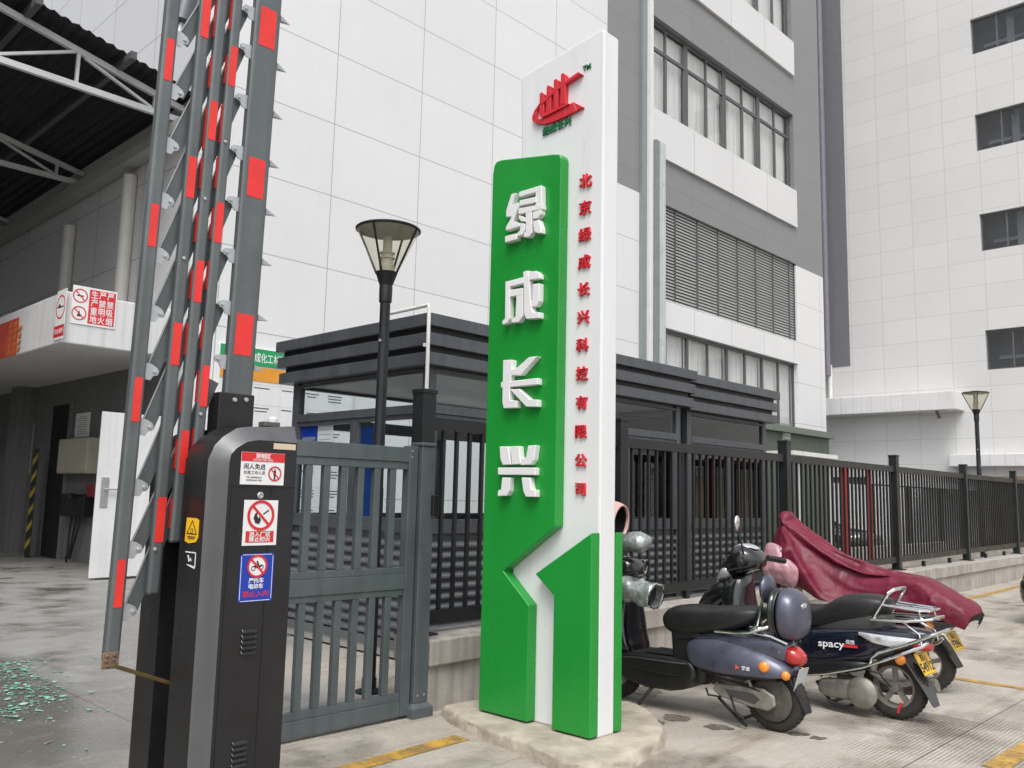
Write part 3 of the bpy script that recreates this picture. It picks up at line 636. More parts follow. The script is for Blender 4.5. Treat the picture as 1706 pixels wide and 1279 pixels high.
def sticker(px0, py0, px1, py1, name, material, label=None, r=0.):
    a_, b_ = bp_(px0, py0), bp_(px1, py1); f = Fr(((a_.x + b_.x) / 2, YF - .0006, (a_.z + b_.z) / 2), (1, 0, 0), (0, 0, 1))
    w, h = abs(b_.x - a_.x), abs(a_.z - b_.z); o = plate(f, w, h, .0012, r=r).build(name, material, ba)
    if label: o['label'] = label
    return o, f, w, h
T = .0006
# label strip
o, f, w, h = sticker(456, 738, 492, 750, "maker_label", TAN, "beige maker's label strip")
# restricted area
o, f, w, h = sticker(402.5, 752, 471.5, 808.5, "restricted_area_sticker", PAPER, "white and red restricted area sticker")
plate(f, w - .001, h * .28, T, b=h * .355, c=.0013).build("red_header", SIGNRED, o)
text("限制区", .0175, f, 0, h * .39, T, PAPER, o, bold=.02, c=.002); text("RESTRICTED AREA", .0085, f, 0, h * .265, T, PAPER, o, c=.002)
text("闲人免进", .0195, f, -w * .19, h * .06, T, INK, o, bold=.012, c=.0013); text("仅限工作人员", .0128, f, -w * .19, -h * .13, T, INK, o, c=.0013)
text("No admittance\nemployees only", .0088, f, -w * .19, -h * .32, T, INK, o, c=.0013)
ring(f, w * .28, -h * .14, h * .235, h * .19, T, .0022).build("prohibition_ring", SIGNRED, o)
mb = disc(f, w * .28, -h * .02, h * .026, T, .0014, n=12); plate(f, h * .085, h * .16, T, mb, a=w * .28, b=-h * .125, r=.002, c=.0014); plate(f, h * .055, h * .12, T, mb, a=w * .28, b=-h * .265, c=.0014); mb.build("standing_figure", INK, o)
# no open fire
o, f, w, h = sticker(407, 832.5, 459, 907.5, "no_open_fire_sticker", PAPER, "white sticker forbidding naked flame")
ring(f, 0, h * .16, w * .40, w * .325, T, .0022, sl=.19).build("prohibition_ring", SIGNRED, o)
mb = MB(); c0 = (-w * .09, h * .13)
poly(f, [(c0[0] + a_ * w, c0[1] + b_ * w) for a_, b_ in ((-.06, -.17), (.05, -.19), (.10, -.08), (.05, .02), (.03, -.05), (-.02, .03), (-.01, .14), (-.09, .07), (-.12, -.04))], T, .0014, mb)
poly(f, [(w * .06, h * .20), (w * .22, h * .29), (w * .24, h * .265), (w * .08, h * .175)], T, .0014, mb)
mb.build("flame_and_match", INK, o)
plate(f, w * .82, h * .25, T, b=-h * .31, c=.0013).build("red_caption", SIGNRED, o)
text("进入厂区", .0165, f, 0, -h * .255, T, PAPER, o, bold=.02, c=.002, sx=1.15); text("禁止烟火", .0165, f, 0, -h * .365, T, PAPER, o, bold=.02, c=.002, sx=1.15)
# no motorcycles
o, f, w, h = sticker(400.5, 922.5, 452, 1000, "no_motorcycles_sticker", SIGNBLUE, "blue sticker forbidding motorcycles", r=.007)
mb = MB()
for a_, b_, w_, h_ in ((0, h * .475, w * .86, .0016), (0, -h * .475, w * .86, .0016), (w * .465, 0, .0016, h * .9), (-w * .465, 0, .0016, h * .9)): plate(f, w_, h_, T, mb, a=a_, b=b_, c=.0013)
mb.build("white_border", PAPER, o)
disc(f, 0, h * .235, w * .265, T, .0013).build("white_disc", PAPER, o)
ring(f, 0, h * .235, w * .30, w * .245, T, .0028, sl=.2).build("prohibition_ring", SIGNRED, o)
mb = MB(); ring(f, -w * .11, h * .19, w * .065, w * .045, T, .002, mb, slash=False); ring(f, w * .13, h * .215, w * .065, w * .045, T, .002, mb, slash=False)
poly(f, [(-w * .12, h * .22), (-w * .03, h * .27), (w * .06, h * .25), (w * .16, h * .245), (w * .10, h * .21), (0, h * .19), (-w * .04, h * .21)], T, .002, mb)
poly(f, [(-w * .02, h * .27), (w * .0, h * .31), (w * .05, h * .3), (w * .06, h * .25)], T, .002, mb); disc(f, w * .0, h * .325, w * .028, T, .002, mb, 12)
mb.build("motorcycle_figure", INK, o)
text("摩托车", .0175, f, 0, -h * .06, T, PAPER, o, bold=.022, c=.0013); text("电动车", .0175, f, 0, -h * .18, T, PAPER, o, bold=.022, c=.0013)
text("禁止入内", .0205, f, 0, -h * .335, T, SIGNRED, o, bold=.012, c=.0013, sx=1.12)
# stickers on the left side of the cabinet (it faces -x)
def side_pt(px, py): return P(px, py, 'x', XLc - .0008)
q = side_pt(320, 884); f = Fr(q, (0, -1, 0), (0, 0, 1)); a_ = side_pt(331, 884); w = abs(a_.y - q.y) * 2; h = abs(side_pt(320, 862).z - side_pt(320, 905).z)
o = poly(f, [(-w * .5, -h * .42), (-w * .2, -h * .5), (w * .35, -h * .42), (w * .5, -h * .25), (w * .5, h * .42), (w * .3, h * .5), (-w * .45, h * .5)], .001, 0).build("yellow_warning_sticker", YELLOWS, ba); o['label'] = "peeling yellow triangle warning sticker"
mb = MB()
for p0, p1 in (((-.36, -.12), (.02, .4)), ((.02, .4), (.38, -.12)), ((.38, -.12), (-.36, -.12))):
    x0, y0 = p0[0] * w, p0[1] * h; x1, y1 = p1[0] * w, p1[1] * h; d = Vector((x1 - x0, y1 - y0)).normalized() * .0018; nn = Vector((-d.y, d.x))
    poly(f, [(x0 + nn.x, y0 + nn.y), (x1 + nn.x, y1 + nn.y), (x1 - nn.x, y1 - nn.y), (x0 - nn.x, y0 - nn.y)], T, .0011, mb)
ring(f, 0, -.01 * h, w * .1, w * .07, T, .0011, mb, slash=False); plate(f, w * .6, h * .045, T, mb, b=-h * .24, c=.0011); plate(f, w * .5, h * .03, T, mb, b=-h * .31, c=.0011)
mb.build("warning_triangle", INK, o)
q = side_pt(317, 932); f = Fr(q, (0, -1, 0), (0, 0, 1)); w *= 1.0; h = abs(side_pt(317, 918).z - side_pt(317, 947).z)
mb = MB(); plate(f, w * .8, .004, T, mb, b=h * .42); plate(f, .005, h * .75, T, mb, a=w * .38, b=0.0); poly(f, [(-w * .3, -h * .3), (w * .05, -h * .42), (w * .38, -h * .5), (w * .42, -h * .38), (w * .05, -h * .3)], T, .0004, mb)
poly(f, [(-w * .25, h * .22), (-w * .1, h * .25), (-w * .05, 0), (w * .05, h * .12), (w * .12, -h * .1), (w * .02, -h * .05), (-w * .12, -h * .15), (-w * .14, h * .05)], T, .0008, mb)
o = mb.build("torn_sticker_remains", PAPER, ba); o['label'] = "white remains of a torn off sticker"
# ---- boom: rails hang in the slot's plane
YB = 2.72
def rp(px, py, y=YB): return P(px, py, 'y', y)
ZTOP = 4.7
def rail(name, l0, r0, l1, r1, end, t=.028, y=YB, material=RAILGREY):
    """l0/r0 = px of left/right edge near the top, l1/r1 at the lower end"""
    A0, B0, A1, B1 = rp(*l0, y), rp(*r0, y), rp(*l1, y), rp(*r1, y)
    def at(pa, pb, z): k = (z - pb.z) / (pa.z - pb.z); return pb.lerp(pa, k)
    zl = rp(*end, y).z
    xa0, xb0, xa1, xb1 = at(A0, A1, ZTOP).x, at(B0, B1, ZTOP).x, at(A0, A1, zl).x, at(B0, B1, zl).x
    wmean = ((xb0 - xa0) + (xb1 - xa1)) / 2
    c0, c1 = (xa0 + xb0) / 2, (xa1 + xb1) / 2
    o = MB().hexa([(c1 - wmean / 2, y, zl), (c1 + wmean / 2, y, zl), (c1 + wmean / 2, y + t, zl), (c1 - wmean / 2, y + t, zl), (c0 - wmean / 2, y, ZTOP), (c0 + wmean / 2, y, ZTOP), (c0 + wmean / 2, y + t, ZTOP), (c0 - wmean / 2, y + t, ZTOP)]).build(name, material, ba, bevel=.010, seg=3)
    return o, (lambda z: (c1 + (c0 - c1) * (z - zl) / (ZTOP - zl), wmean)), zl
main, mainf, _ = rail("main_boom", (428, 0), (471, 0), (375, 640), (424, 640), (400, 745), t=.034)
outer_r, outf, _ = rail("outer_rail", (280, 0), (302, 0), (209, 720), (237, 720), (180, 1105), t=.036)
r1, r1f, r1z = rail("folding_rail", (336, 0), (355, 0), (271, 720), (290, 720), (248, 992))
r2, r2f, r2z = rail("folding_rail", (364, 0), (381, 0), (300, 720), (318, 720), (269, 905))
r3, r3f, r3z = rail("folding_rail", (390, 0), (406, 0), (325, 720), (343, 720), (292, 873))
# tape: thin sleeves on the front and partly round the sides
def tape(parent, fx, pz0, pz1, wf, y=YB, side=False, t=.028):
    c, w = fx((pz0 + pz1) / 2); c0, _ = fx(pz0); c1, _ = fx(pz1); h = w * wf / 2; mb = MB()
    if not side:
        mb.hexa([(c0 - h, y - .0012, pz0), (c0 + h, y - .0012, pz0), (c0 + h, y - .0002, pz0), (c0 - h, y - .0002, pz0), (c1 - h, y - .0012, pz1), (c1 + h, y - .0012, pz1), (c1 + h, y - .0002, pz1), (c1 - h, y - .0002, pz1)])
    else:
        e0, e1 = c0 - w / 2, c1 - w / 2
        mb.hexa([(e0 - .0012, y + .008, pz0), (e0 - .0002, y + .008, pz0), (e0 - .0002, y + t - .004, pz0), (e0 - .0012, y + t - .004, pz0), (e1 - .0012, y + .008, pz1), (e1 - .0002, y + .008, pz1), (e1 - .0002, y + t - .004, pz1), (e1 - .0012, y + t - .004, pz1)])
    mb.build("red_reflective_tape", TAPE, parent)
def tapes(parent, fx, cpx, ys, wf, per_extra=None):
    for px, a_, b_ in ys: tape(parent, fx, rp(px, b_).z, rp(px, a_).z, wf)
tapes(main, mainf, 0, ((447, 14, 80), (428, 264, 330), (407, 523, 592), (465, -250, -180)), .62)
tapes(outer_r, outf, 0, ((283, 64, 135), (257, 339, 411), (228, 628, 702), (195, 933, 1012), (305, -220, -150)), .55)
tapes(r1, r1f, 0, ((343, -5, 63), (320, 260, 330), (293, 537, 608), (261, 828, 903)), .72)
tapes(r2, r2f, 0, ((354, 167, 233), (329, 433, 503), (301, 716, 788), (378, -120, -50)), .72)
tapes(r3, r3f, 0, ((386, 76, 143), (363, 336, 404), (338, 608, 677), (404, -190, -120)), .72)
for fx, pr, zs_ in ((r2f, r2, ((356, -5, 58), (345, 88, 142), (335, 172, 245), (330, 258, 310), (322, 352, 400), (312, 445, 495), (306, 535, 590), (296, 635, 685), (286, 730, 780), (273, 830, 880))), (r3f, r3, ((383, -5, 45), (374, 85, 135), (368, 170, 235), (358, 257, 310), (349, 342, 395), (341, 430, 480), (333, 528, 580), (324, 615, 668), (314, 712, 760), (300, 800, 850)))):
    for px, a_, b_ in zs_: tape(pr, fx, rp(px, b_).z, rp(px, a_).z, 1, side=True)
# bolts on the folding rails
for pr, pxs in ((r1, ((306, 430), (258, 915))), (r2, ((341, 331), )), (r3, ((375, 236), (334, 690)))):
    for p in pxs: MB().lathe([(0, 0), (.0065, 0), (.0055, .004), (0, .0055)], rp(*p) + Vector((0, -.0004, 0)), (0, -1, 0), 12).build("rail_bolt", GALV, pr, smooth=True)
# hinge lugs and the long links behind the rails
pins_o = [rp(*p) for p in ((310, 66), (303, 155), (297, 245), (287, 336), (278, 427), (270, 523), (260, 620), (246, 712), (229, 917), (219, 1021), (238, 813))]
pins_m = [rp(*p) for p in ((407, 79), (400, 163), (392, 249), (385, 335), (378, 422), (369, 509), (360, 600))]
z0 = pins_o[0].z
for q in sorted(pins_o, key=lambda q: -q.z):
    e = outf(q.z); xr = e[0] + e[1] / 2
    mb = MB().prism([(xr - .002, YB + .012, q.z - .024), (xr + .018, YB + .012, q.z - .026), (xr + .026, YB + .012, q.z - .012), (xr + .040, YB + .012, q.z - .008), (xr + .044, YB + .012, q.z + .004), (xr + .038, YB + .012, q.z + .016), (xr + .020, YB + .012, q.z + .026), (xr - .002, YB + .012, q.z + .03)], (0, .004, 0))
    mb.lathe([(0, 0), (.007, 0), (.006, .006), (0, .007)], (xr + .03, YB + .012, q.z + .003), (0, -1, 0), 10); mb.build("hinge_lug", GALV, outer_r)
def add_lug_main(q):
    e = mainf(q.z); xl = e[0] - e[1] / 2
    mb = MB().prism([(xl + .002, YB + .012, q.z - .026), (xl - .018, YB + .012, q.z - .022), (xl - .028, YB + .012, q.z - .004), (xl - .040, YB + .012, q.z + .0), (xl - .044, YB + .012, q.z + .012), (xl - .036, YB + .012, q.z + .022), (xl + .002, YB + .012, q.z + .026)], (0, .004, 0))
    mb.lathe([(0, 0), (.006, 0), (.005, .005), (0, .006)], (xl - .030, YB + .012, q.z + .008), (0, -1, 0), 10); mb.build("hinge_lug", GALV, main)
for q in pins_m: add_lug_main(q)
zz = pins_m[0].z
for k in range(1, 12): add_lug_main(Vector((0, 0, zz + k * .147)))
pitch = (pins_o[0].z - pins_o[5].z) / 5
zo = sorted([q.z for q in pins_o]) + [z0 + pitch * k for k in range(1, 9)]
lugs = sorted([q.z for q in pins_m] + [zz + k * .147 for k in range(1, 12)])
for z in zo:
    e = outf(z); x0 = e[0] + e[1] / 2 + .03
    z1 = min(lugs, key=lambda q: abs(q - (z + .56))) + .008
    if z + .56 < lugs[0] - .05: z1 = z + .56
    e1 = mainf(z1); x1 = e1[0] - e1[1] / 2 - .032
    if z1 < 1.66: x1 -= .02
    MB().bar((x0, YB + .033, z + .003), (x1, YB + .033, z1), .044, .006, (0, 1, 0)).build("link_strip", RAILGREY, ba)
    u = Vector((x1 - x0, 0, z1 - z)).normalized(); nn = Vector((-u.z, 0, u.x)) * .0225
    MB().bar(Vector((x0, YB + .029, z + .003)) + nn, Vector((x1, YB + .029, z1)) + nn, .003, .005, (0, 1, 0)).build("link_edge", GALV, ba)
# spikes on the outside edge of the main boom
MB().bar(Vector((mainf(1.65)[0] + mainf(1.65)[1] / 2 + .004, YB + .028, 1.72)), Vector((mainf(ZTOP)[0] + mainf(ZTOP)[1] / 2 + .004, YB + .028, ZTOP)), .006, .016, (0, 1, 0)).build("spike_strip", GALV, main)
sz = [rp(*p).z for p in ((473, 27), (467, 107), (461, 187), (454, 269), (448, 350), (442, 434), (441, 438), (433, 527), (427, 611))]
sz = [z for i, z in enumerate(sz) if i != 6] + [rp(473, 27).z + .141 * k for k in range(1, 9)]
for z in sz:
    e = mainf(z); x = e[0] + e[1] / 2 + .007; y = YB + .028
    MB().add([(x, y - .012, z + .010), (x, y + .011, z + .010), (x, y + .011, z - .010), (x, y - .012, z - .010), (x + .048, y, z - .006)], [(0, 1, 2, 3), (0, 3, 4), (1, 0, 4), (2, 1, 4), (3, 2, 4)]).build("spike", GALV, main)
# clamp at the foot of the main boom
e = mainf(1.72); a_ = rp(368, 655); b_ = rp(423, 655)
MB().box(a_.x - .012, b_.x - .002, YB - .012, YB + .062, 1.52, rp(395, 656).z).build("boom_clamp", CABBLACK, ba, bevel=.004)
for px in (391, 410): MB().lathe([(0, 0), (.0085, 0), (.007, .005), (0, .006)], rp(px, 666, YB - .0125), (0, -1, 0), 12).build("clamp_bolt", GALV, ba, smooth=True)
# foot of the outer rail: rusty plate and brace into the slot
a_ = rp(171, 1088, YB - .006); b_ = rp(199, 1088, YB - .006); c_ = rp(168, 1116, YB - .006)
MB().box(a_.x, b_.x, YB - .008, YB - .0015, c_.z, a_.z).build("foot_plate", RUST, outer_r, bevel=.003)
for dx, dz in ((.25, .8), (.7, .82), (.22, .5), (.68, .52), (.35, .2)): MB().lathe([(0, 0), (.005, 0), (.004, .004), (0, .005)], (a_.x + (b_.x - a_.x) * dx, YB - .008, c_.z + (a_.z - c_.z) * dz), (0, -1, 0), 10).build("plate_bolt", RUST, outer_r)
p0 = rp(186, 1108, YB - .004); p1 = P(283, 1137, 'x', XLc + .02); p1 = rp(290, 1140, YB + .02)
MB().bar(p0, p1, .02, .012, (0, 0, 1)).build("brass_brace", BRASS, ba, bevel=.002)
# ================================================================== GUARD BOOTHS
def booth(name, label, x0, x1, y0, y1, dz, dark, group):
    th = thing(name, label, "guard booth", ((x0 + x1) / 2, (y0 + y1) / 2, 0), group)
    zb_, zl_, zt_, ze = .06, 1.19, 2.22, 2.58
    ze += dz
    MB().box(x0 + .02, x1 - .02, y0 + .02, y1 - .02, .02, .10).build("floor_plinth", mat("booth_floor", (.30, .29, .27), .5), th)
    for px, py in ((x0, y0), (x1 - .09, y0), (x0, y1 - .09), (x1 - .09, y1 - .09)):
        MB().box(px, px + .09, py, py + .09, .101, ze + .01).build("corner_post", BOOTHG, th, bevel=.004)
    # roof: three stepped bands round the eaves
    for k in range(3):
        z0 = ze + k * .168; e = .115 + .018 * k
        MB().box(x0 - e, x1 + e, y0 - e, y1 + e, z0, z0 + .112).build("eaves_band", BOOTHG, th, bevel=.006)
        if k < 2: MB().box(x0 - e + .05, x1 + e - .05, y0 - e + .05, y1 + e - .05, z0 + .1125, z0 + .1675).build("eaves_recess", BOOTHD, th)
    MB().box(x0 + .05, x1 - .05, y0 + .05, y1 - .05, ze - .02, ze - .002).build("ceiling", mat("booth_ceiling", (.55, .56, .56), .4), th)
    sides = [((x0, y0), (x1, y0), (0, 1)), ((x0, y1), (x0, y0), (1, 0)), ((x1, y0), (x1, y1), (-1, 0)), ((x1, y1), (x0, y1), (0, -1))]
    for a_, b_, inn in sides:
        A3, B3 = Vector((*a_, 0)), Vector((*b_, 0)); d = (B3 - A3); L_ = d.length; d.normalize(); I = Vector((*inn, 0))
        def slab(mb, s0, s1, z0, z1, o0, o1):
            q = [A3 + d * s + I * o for s, o in ((s0, o0), (s1, o0), (s1, o1), (s0, o1))]
            return mb.hexa([v + Vector((0, 0, z0)) for v in q] + [v + Vector((0, 0, z1)) for v in q])
        # louvred apron
        mb = MB(); slab(mb, .0905, L_ - .0905, .12, zl_ - .08, .045, .06); slab(mb, .0905, L_ - .0905, .101, .17, .004, .0445)
        n_ = 10
        for k in range(n_):
            z = .19 + k * (zl_ - .30) / n_; q = []
            for s in (.0905, L_ - .0905):
                for o_, zz_ in ((.004, z), (.044, z + .055), (.044, z + .066), (.004, z + .018)): q.append(A3 + d * s + I * o_ + Vector((0, 0, zz_)))
            mb.add(q, [(0, 1, 5, 4), (1, 2, 6, 5), (2, 3, 7, 6), (3, 0, 4, 7), (3, 2, 1, 0), (4, 5, 6, 7)])
        mb.build("louvre_panel", SLATM, th)
        # rails
        mb = MB(); slab(mb, .0905, L_ - .0905, zl_ - .079, zl_, -.012, .07); slab(mb, .0905, L_ - .0905, zt_ - .05, zt_ + .03, -.006, .06); slab(mb, .0905, L_ - .0905, ze - .05, ze - .021, .005, .06)
        nw = max(2, round(L_ / 1.05))
        for k in range(1, nw):
            s = L_ * k / nw; slab(mb, s - .028, s + .028, zl_ + .0005, zt_ - .0505, .005, .055)
        for k in range(nw):
            s0, s1 = max(.0905, L_ * k / nw + .0285), min(L_ - .0905, L_ * (k + 1) / nw - .0285)
            slab(mb, s0, s1, zl_ + .0005, zl_ + .045, .01, .05); slab(mb, s0, s1, zt_ - .095, zt_ - .0505, .01, .05)
            slab(mb, s0, s0 + .035, zl_ + .0455, zt_ - .0955, .01, .05); slab(mb, s1 - .035, s1, zl_ + .0455, zt_ - .0955, .01, .05)
        mb.build("window_frame", BOOTHG, th, bevel=.003)
        mb = MB(); slab(mb, .0905, L_ - .0905, zl_ + .003, zt_ - .053, .030, .034); mb.build("window_pane", dark or BGLASS, th)
        mb = MB(); slab(mb, .0905, L_ - .0905, zt_ + .031, ze - .051, .030, .034); mb.build("transom_pane", dark or BGLASS, th)
    return th
DB = glass_mat("smoked_glass", (.10, .105, .11), 1.5)
b1 = booth("guard_booth", "charcoal guard booth with clear glazing and louvred skirt, behind the gate and the pylon", 4.95, 8.98, 5.8, 8.0, 0, None, "guard booths behind the fence")
b2 = booth("guard_booth", "second charcoal booth with smoked dark glass, adjoining the clear glazed one on the right", 9.22, 11.25, 5.86, 8.0, -.02, DB, "guard booths behind the fence")
# furniture inside the clear booth
dk = thing("desk", "pale desk inside the clear glazed guard booth", "desk", (6.2, 7.2, .1)); MB().box(5.5, 7.0, 6.9, 7.5, .80, .84).build("desk_top", mat("desk_grey", (.33, .34, .36), .5), dk, bevel=.004)
mb = MB()
for x, y in ((5.55, 6.95), (6.95, 6.95), (5.55, 7.45), (6.95, 7.45)): mb.box(x - .025, x + .025, y - .025, y + .025, .101, .80)
mb.build("desk_legs", BOOTHD, dk)
CYO = P(616, 812, 'x', 5.53).y
ch = thing("office_chair", "blue backed office chair inside the clear glazed guard booth", "chair", (5.75, CYO, .1))
MB().box(5.52, 5.98, CYO - .21, CYO + .22, .50, .58).build("seat", BLUEP, ch, bevel=.03); MB().box(5.50, 5.56, CYO - .21, CYO + .24, .68, 1.52).build("backrest", BLUEP, ch, bevel=.02)
mb = MB(); mb.tube([(5.75, CYO, .15), (5.75, CYO, .5)], .03)
for k in range(5): g = k * 1.2566; mb.tube([(5.75, CYO, .17), (5.75 + .28 * math.cos(g), CYO + .28 * math.sin(g), .125)], .018)
mb.tube([(5.6, CYO, .53), (5.53, CYO, .56), (5.53, CYO, .8)], .015)
mb.build("pedestal", BLACKP, ch)
rb = thing("standing_banner", "tall blue roll up banner standing inside the clear glazed booth", "banner", (5.3, 7.05, .1)); q = P(606, 760, 'x', 5.3)
MB().box(5.29, 5.305, q.y - .16, q.y + .16, .16, 2.12).build("banner_sheet", BLUEP, rb); MB().box(5.24, 5.36, q.y - .18, q.y + .18, .101, .159).build("banner_base", GALV, rb, bevel=.006)
q0, q1 = P(503, 712, 'x', 4.995), P(528, 742, 'x', 4.995)
nb = thing("booth_notice", "blue and white notice stuck inside the booth glass, above the gate", "notice", ((4.995), (q0.y + q1.y) / 2, q1.z))
f = Fr((4.997, (q0.y + q1.y) / 2, (q0.z + q1.z) / 2), (0, -1, 0), (0, 0, 1)); w = q0.y - q1.y; h = .42
plate(f, w, h, .003).build("blue_panel", SIGNBLUE, nb); plate(f, w * .9, h, .003, a=w * .97).build("white_panel", PAPER, nb)
mb = MB()
for k in range(7): plate(f, w * .7, .006, T, mb, a=w * .95, b=h * .38 - k * .05, c=.0031)
for k, ww in ((0, .45), (2, .8)): plate(f, w * ww, .035, T, mb, a=-w * .02, b=h * .3 - k * .075, c=.0031)
mb.build("printed_lines", mat("print_grey", (.25, .27, .33), .5), nb)
# white conduit at the booth corner
mb = MB(); q0, q1 = P(686, 512, 'x', 4.79), P(712, 508, 'y', 5.62)
mb.tube([(4.81, 6.3, 3.09), (4.80, 5.72, 3.09), (4.795, 5.655, 3.09), (4.79, 5.645, 3.06), (4.79, 5.64, 2.6), (4.79, 5.64, 1.6)], .017, 10)
mb.box(4.765, 4.815, 5.655, 5.68, 2.72, 2.75)
tag(mb.build("conduit_pipe", PVC, smooth=True), "thin white plastic pipe running down the corner of the guard booth", "pipe")
# ================================================================== STREET LAMPS
def lamp(x, y, H, label):
    th = thing("street_lamp", label, "street lamp", (x, y, 0), "black post lamps with cone glass heads")
    mb = MB(); mb.lathe([(.10, 0), (.10, .015), (.055, .03), (.055, .10), (.047, .12), (.040, H - .62), (.050, H - .615), (.052, H - .50), (.050, H - .49), (.050, H - .485)], (x, y, 0), seg=20, cap=True)
    mb.build("pole", POLE, th, smooth=True)
    hb = H - .485
    MB().lathe([(.05, 0), (.085, .10), (.088, .105)], (x, y, hb), seg=28).build("lamp_neck", POLE, th, smooth=True)
    MB().lathe([(.085, .105), (.244, .440)], (x, y, hb), seg=32).build("lamp_glass", LAMPGL, th, smooth=True)
    MB().lathe([(.240, .438), (.254, .440), (.257, .450), (.246, .460), (.08, .472), (.07, .49), (0, .492)], (x, y, hb), seg=40).build("lamp_lid", POLE, th, smooth=True); MB().lathe([(.240, .4375), (.12, .446), (0, .447)], (x, y, hb), seg=36).build("lamp_reflector", mat("lamp_reflector", (.42, .42, .37), .4, var=.1), th, smooth=True)
    mb = MB()
    for k in range(4):
        g = math.radians(25 + 90 * k); c_, s_ = math.cos(g), math.sin(g); mb.bar((x + .087 * c_, y + .087 * s_, hb + .10), (x + .247 * c_, y + .247 * s_, hb + .440), .012, .014, (c_, s_, 0))
    mb.build("lamp_ribs", POLE, th)
    mb = MB(); mb.lathe([(.055, .11), (.06, .16), (.05, .165), (.05, .21), (.062, .215), (.062, .225), (.048, .23), (.048, .25), (.06, .255), (.06, .265), (.036, .27), (.036, .38), (.03, .40), (0, .405)], (x, y, hb), seg=18)
    mb.build("bulb", mat("lamp_bulb", (.55, .53, .44), .3, var=.15), th, smooth=True)
    mb = MB(); mb.lathe([(.012, 0), (.010, .004), (0, .005)], (x - .043, y - .01, 2.62), (-1, -.3, 0), 10); mb.build("pole_bolt", GALV, th)
lamp(4.05, 5.30, 3.545, "black street lamp with a cone glass head right behind the pedestrian gate")
lamp(19.3, 5.38, 3.82, "far black street lamp with a cone head, behind the fence at the right")
# ================================================================== MAIN BUILDING
FY = 14.0
def F(px, py): return P(px, py, 'y', FY)
XC, X0, X1, X2 = 6.52, 19.98, 29.36, 31.62
XG = F(1011, 150).x
bd = thing("factory_building", "large factory block with white cladding, grey bands, curtained windows and a louvred opening", "building", (19, FY, 0))
TOPZ = 27.0
zs3b = F(1322, 318).z; zw3t = F(1322, 192).z; zs4b = F(1323, 130).z; zw4b = F(1319, 72).z; zs3l = F(1326.6, 380.6).z
zlt, zlb = F(1327, 440).z, F(1327, 568).z; zw1t = F(1333, 607).z
zgb = F(1050, 314).z; zgr = F(1348, 452).z
w4t = zw4b + (zw3t - zs3b)
mb = MB(); mb.box(XC, XG, FY, FY + .3, -.1, TOPZ); mb.build("white_wall", FACADE, bd)
mb = MB(); mb.box(XG, X0, FY, FY + .3, -.1, zgb); mb.box(X1, X2, FY, FY + .3, -.1, zgr); mb.box(X0, X1, FY, FY + .3, zw1t, zlb); mb.box(X0, X1, FY, FY + .3, -.1, 2.2)
mb.build("white_wall", FACADE, bd)
mb = MB(); mb.box(XG, X0, FY, FY + .3, zgb, TOPZ); mb.box(X1, X2, FY, FY + .3, zgr, TOPZ); mb.box(X0, X1, FY, FY + .3, zlt, zs3b); mb.box(X0, X1, FY, FY + .3, zw3t, zw4b); mb.box(X0, X1, FY, FY + .3, w4t, TOPZ)
mb.build("grey_wall", GREYWALL, bd)
SPM = panel_mat("spandrel_cladding", (.66, .665, .67), 'X', (2.35, 9), (20.0, -3.3), .022, .5)
for z0, z1 in ((zs3l, zs3b), (zs4b, zw4b)):
    MB().box(X0 + .02, X1 + .0, FY - .09, FY - .001, z0, z1).build("white_spandrel", SPM, bd)
MB().box(XC, XC + .3, FY + .301, 60, -.1, TOPZ).build("side_wall", FACADEY, bd)
MB().box(X2 - .3, X2, FY + .301, 60, -.1, TOPZ).build("end_wall", FACADEY, bd)
MB().box(XC + .001, X2 - .001, FY + .002, 60, TOPZ + .001, TOPZ + .3).build("roof", CONC, bd)
# windows: four bays a floor, two panes and two lights each
def win_row(z0, z1, tr_, curt=.9, rec=.16):
    bw = (X1 - X0) / 4
    for k in range(4):
        a_, b_ = X0 + bw * k, X0 + bw * (k + 1); y0, y1 = FY + rec, FY + rec + .08
        mb = MB(); e = .05
        mb.box(a_ + .002, a_ + e, y0, y1, z0 + .002, z1 - .002); mb.box(b_ - e, b_ - .002, y0, y1, z0 + .002, z1 - .002)
        mb.box(a_ + e + .0005, b_ - e - .0005, y0, y1, z1 - .09, z1 - .002); mb.box(a_ + e + .0005, b_ - e - .0005, y0, y1, z0 + .002, z0 + .07)
        mid = (a_ + b_) / 2; mb.box(mid - .035, mid + .035, y0 + .004, y1 - .004, z0 + .0705, z1 - .0905)
        if tr_:
            zt = z0 + (z1 - z0) * .70
            for s0, s1 in ((a_ + e + .001, mid - .0355), (mid + .0355, b_ - e - .001)):
                mb.box(s0, s1, y0 - .004, y1 - .006, zt - .05, zt + .05)
                mb.box(s0, s0 + .03, y0 + .006, y1 - .01, z0 + .071, zt - .051)
            s1 = b_ - e - .001; mb.box(s1 - .12, s1, y0 + .008, y1 - .012, z0 + .071, zt - .051); mb.box(s1 - .09, s1, y0 + .008, y1 - .012, zt + .051, z1 - .091)
        fo = mb.build("window", WFRAME, bd)
        MB().box(a_ + e, b_ - e, y0 + .045, y0 + .05, z0 + .06, z1 - .08).build("pane", GLASS, fo)
        if curt:
            rr = random.Random(int(k * 7 + z0 * 3)); n_ = 60; vs = []
            for i in range(n_ + 1):
                x = a_ + .04 + (b_ - a_ - .08) * i / n_; y = y1 + .12 + .012 * math.sin(i * .9 + 2 * math.sin(i * .21)) + rr.uniform(-.004, .004); vs += [(x, y, z0 + .03), (x, y, z1 - .06)]
            MB().add(vs, [(2 * i, 2 * i + 2, 2 * i + 3, 2 * i + 1) for i in range(n_)]).build("curtain", CURTAIN, fo, smooth=True, angle=180)
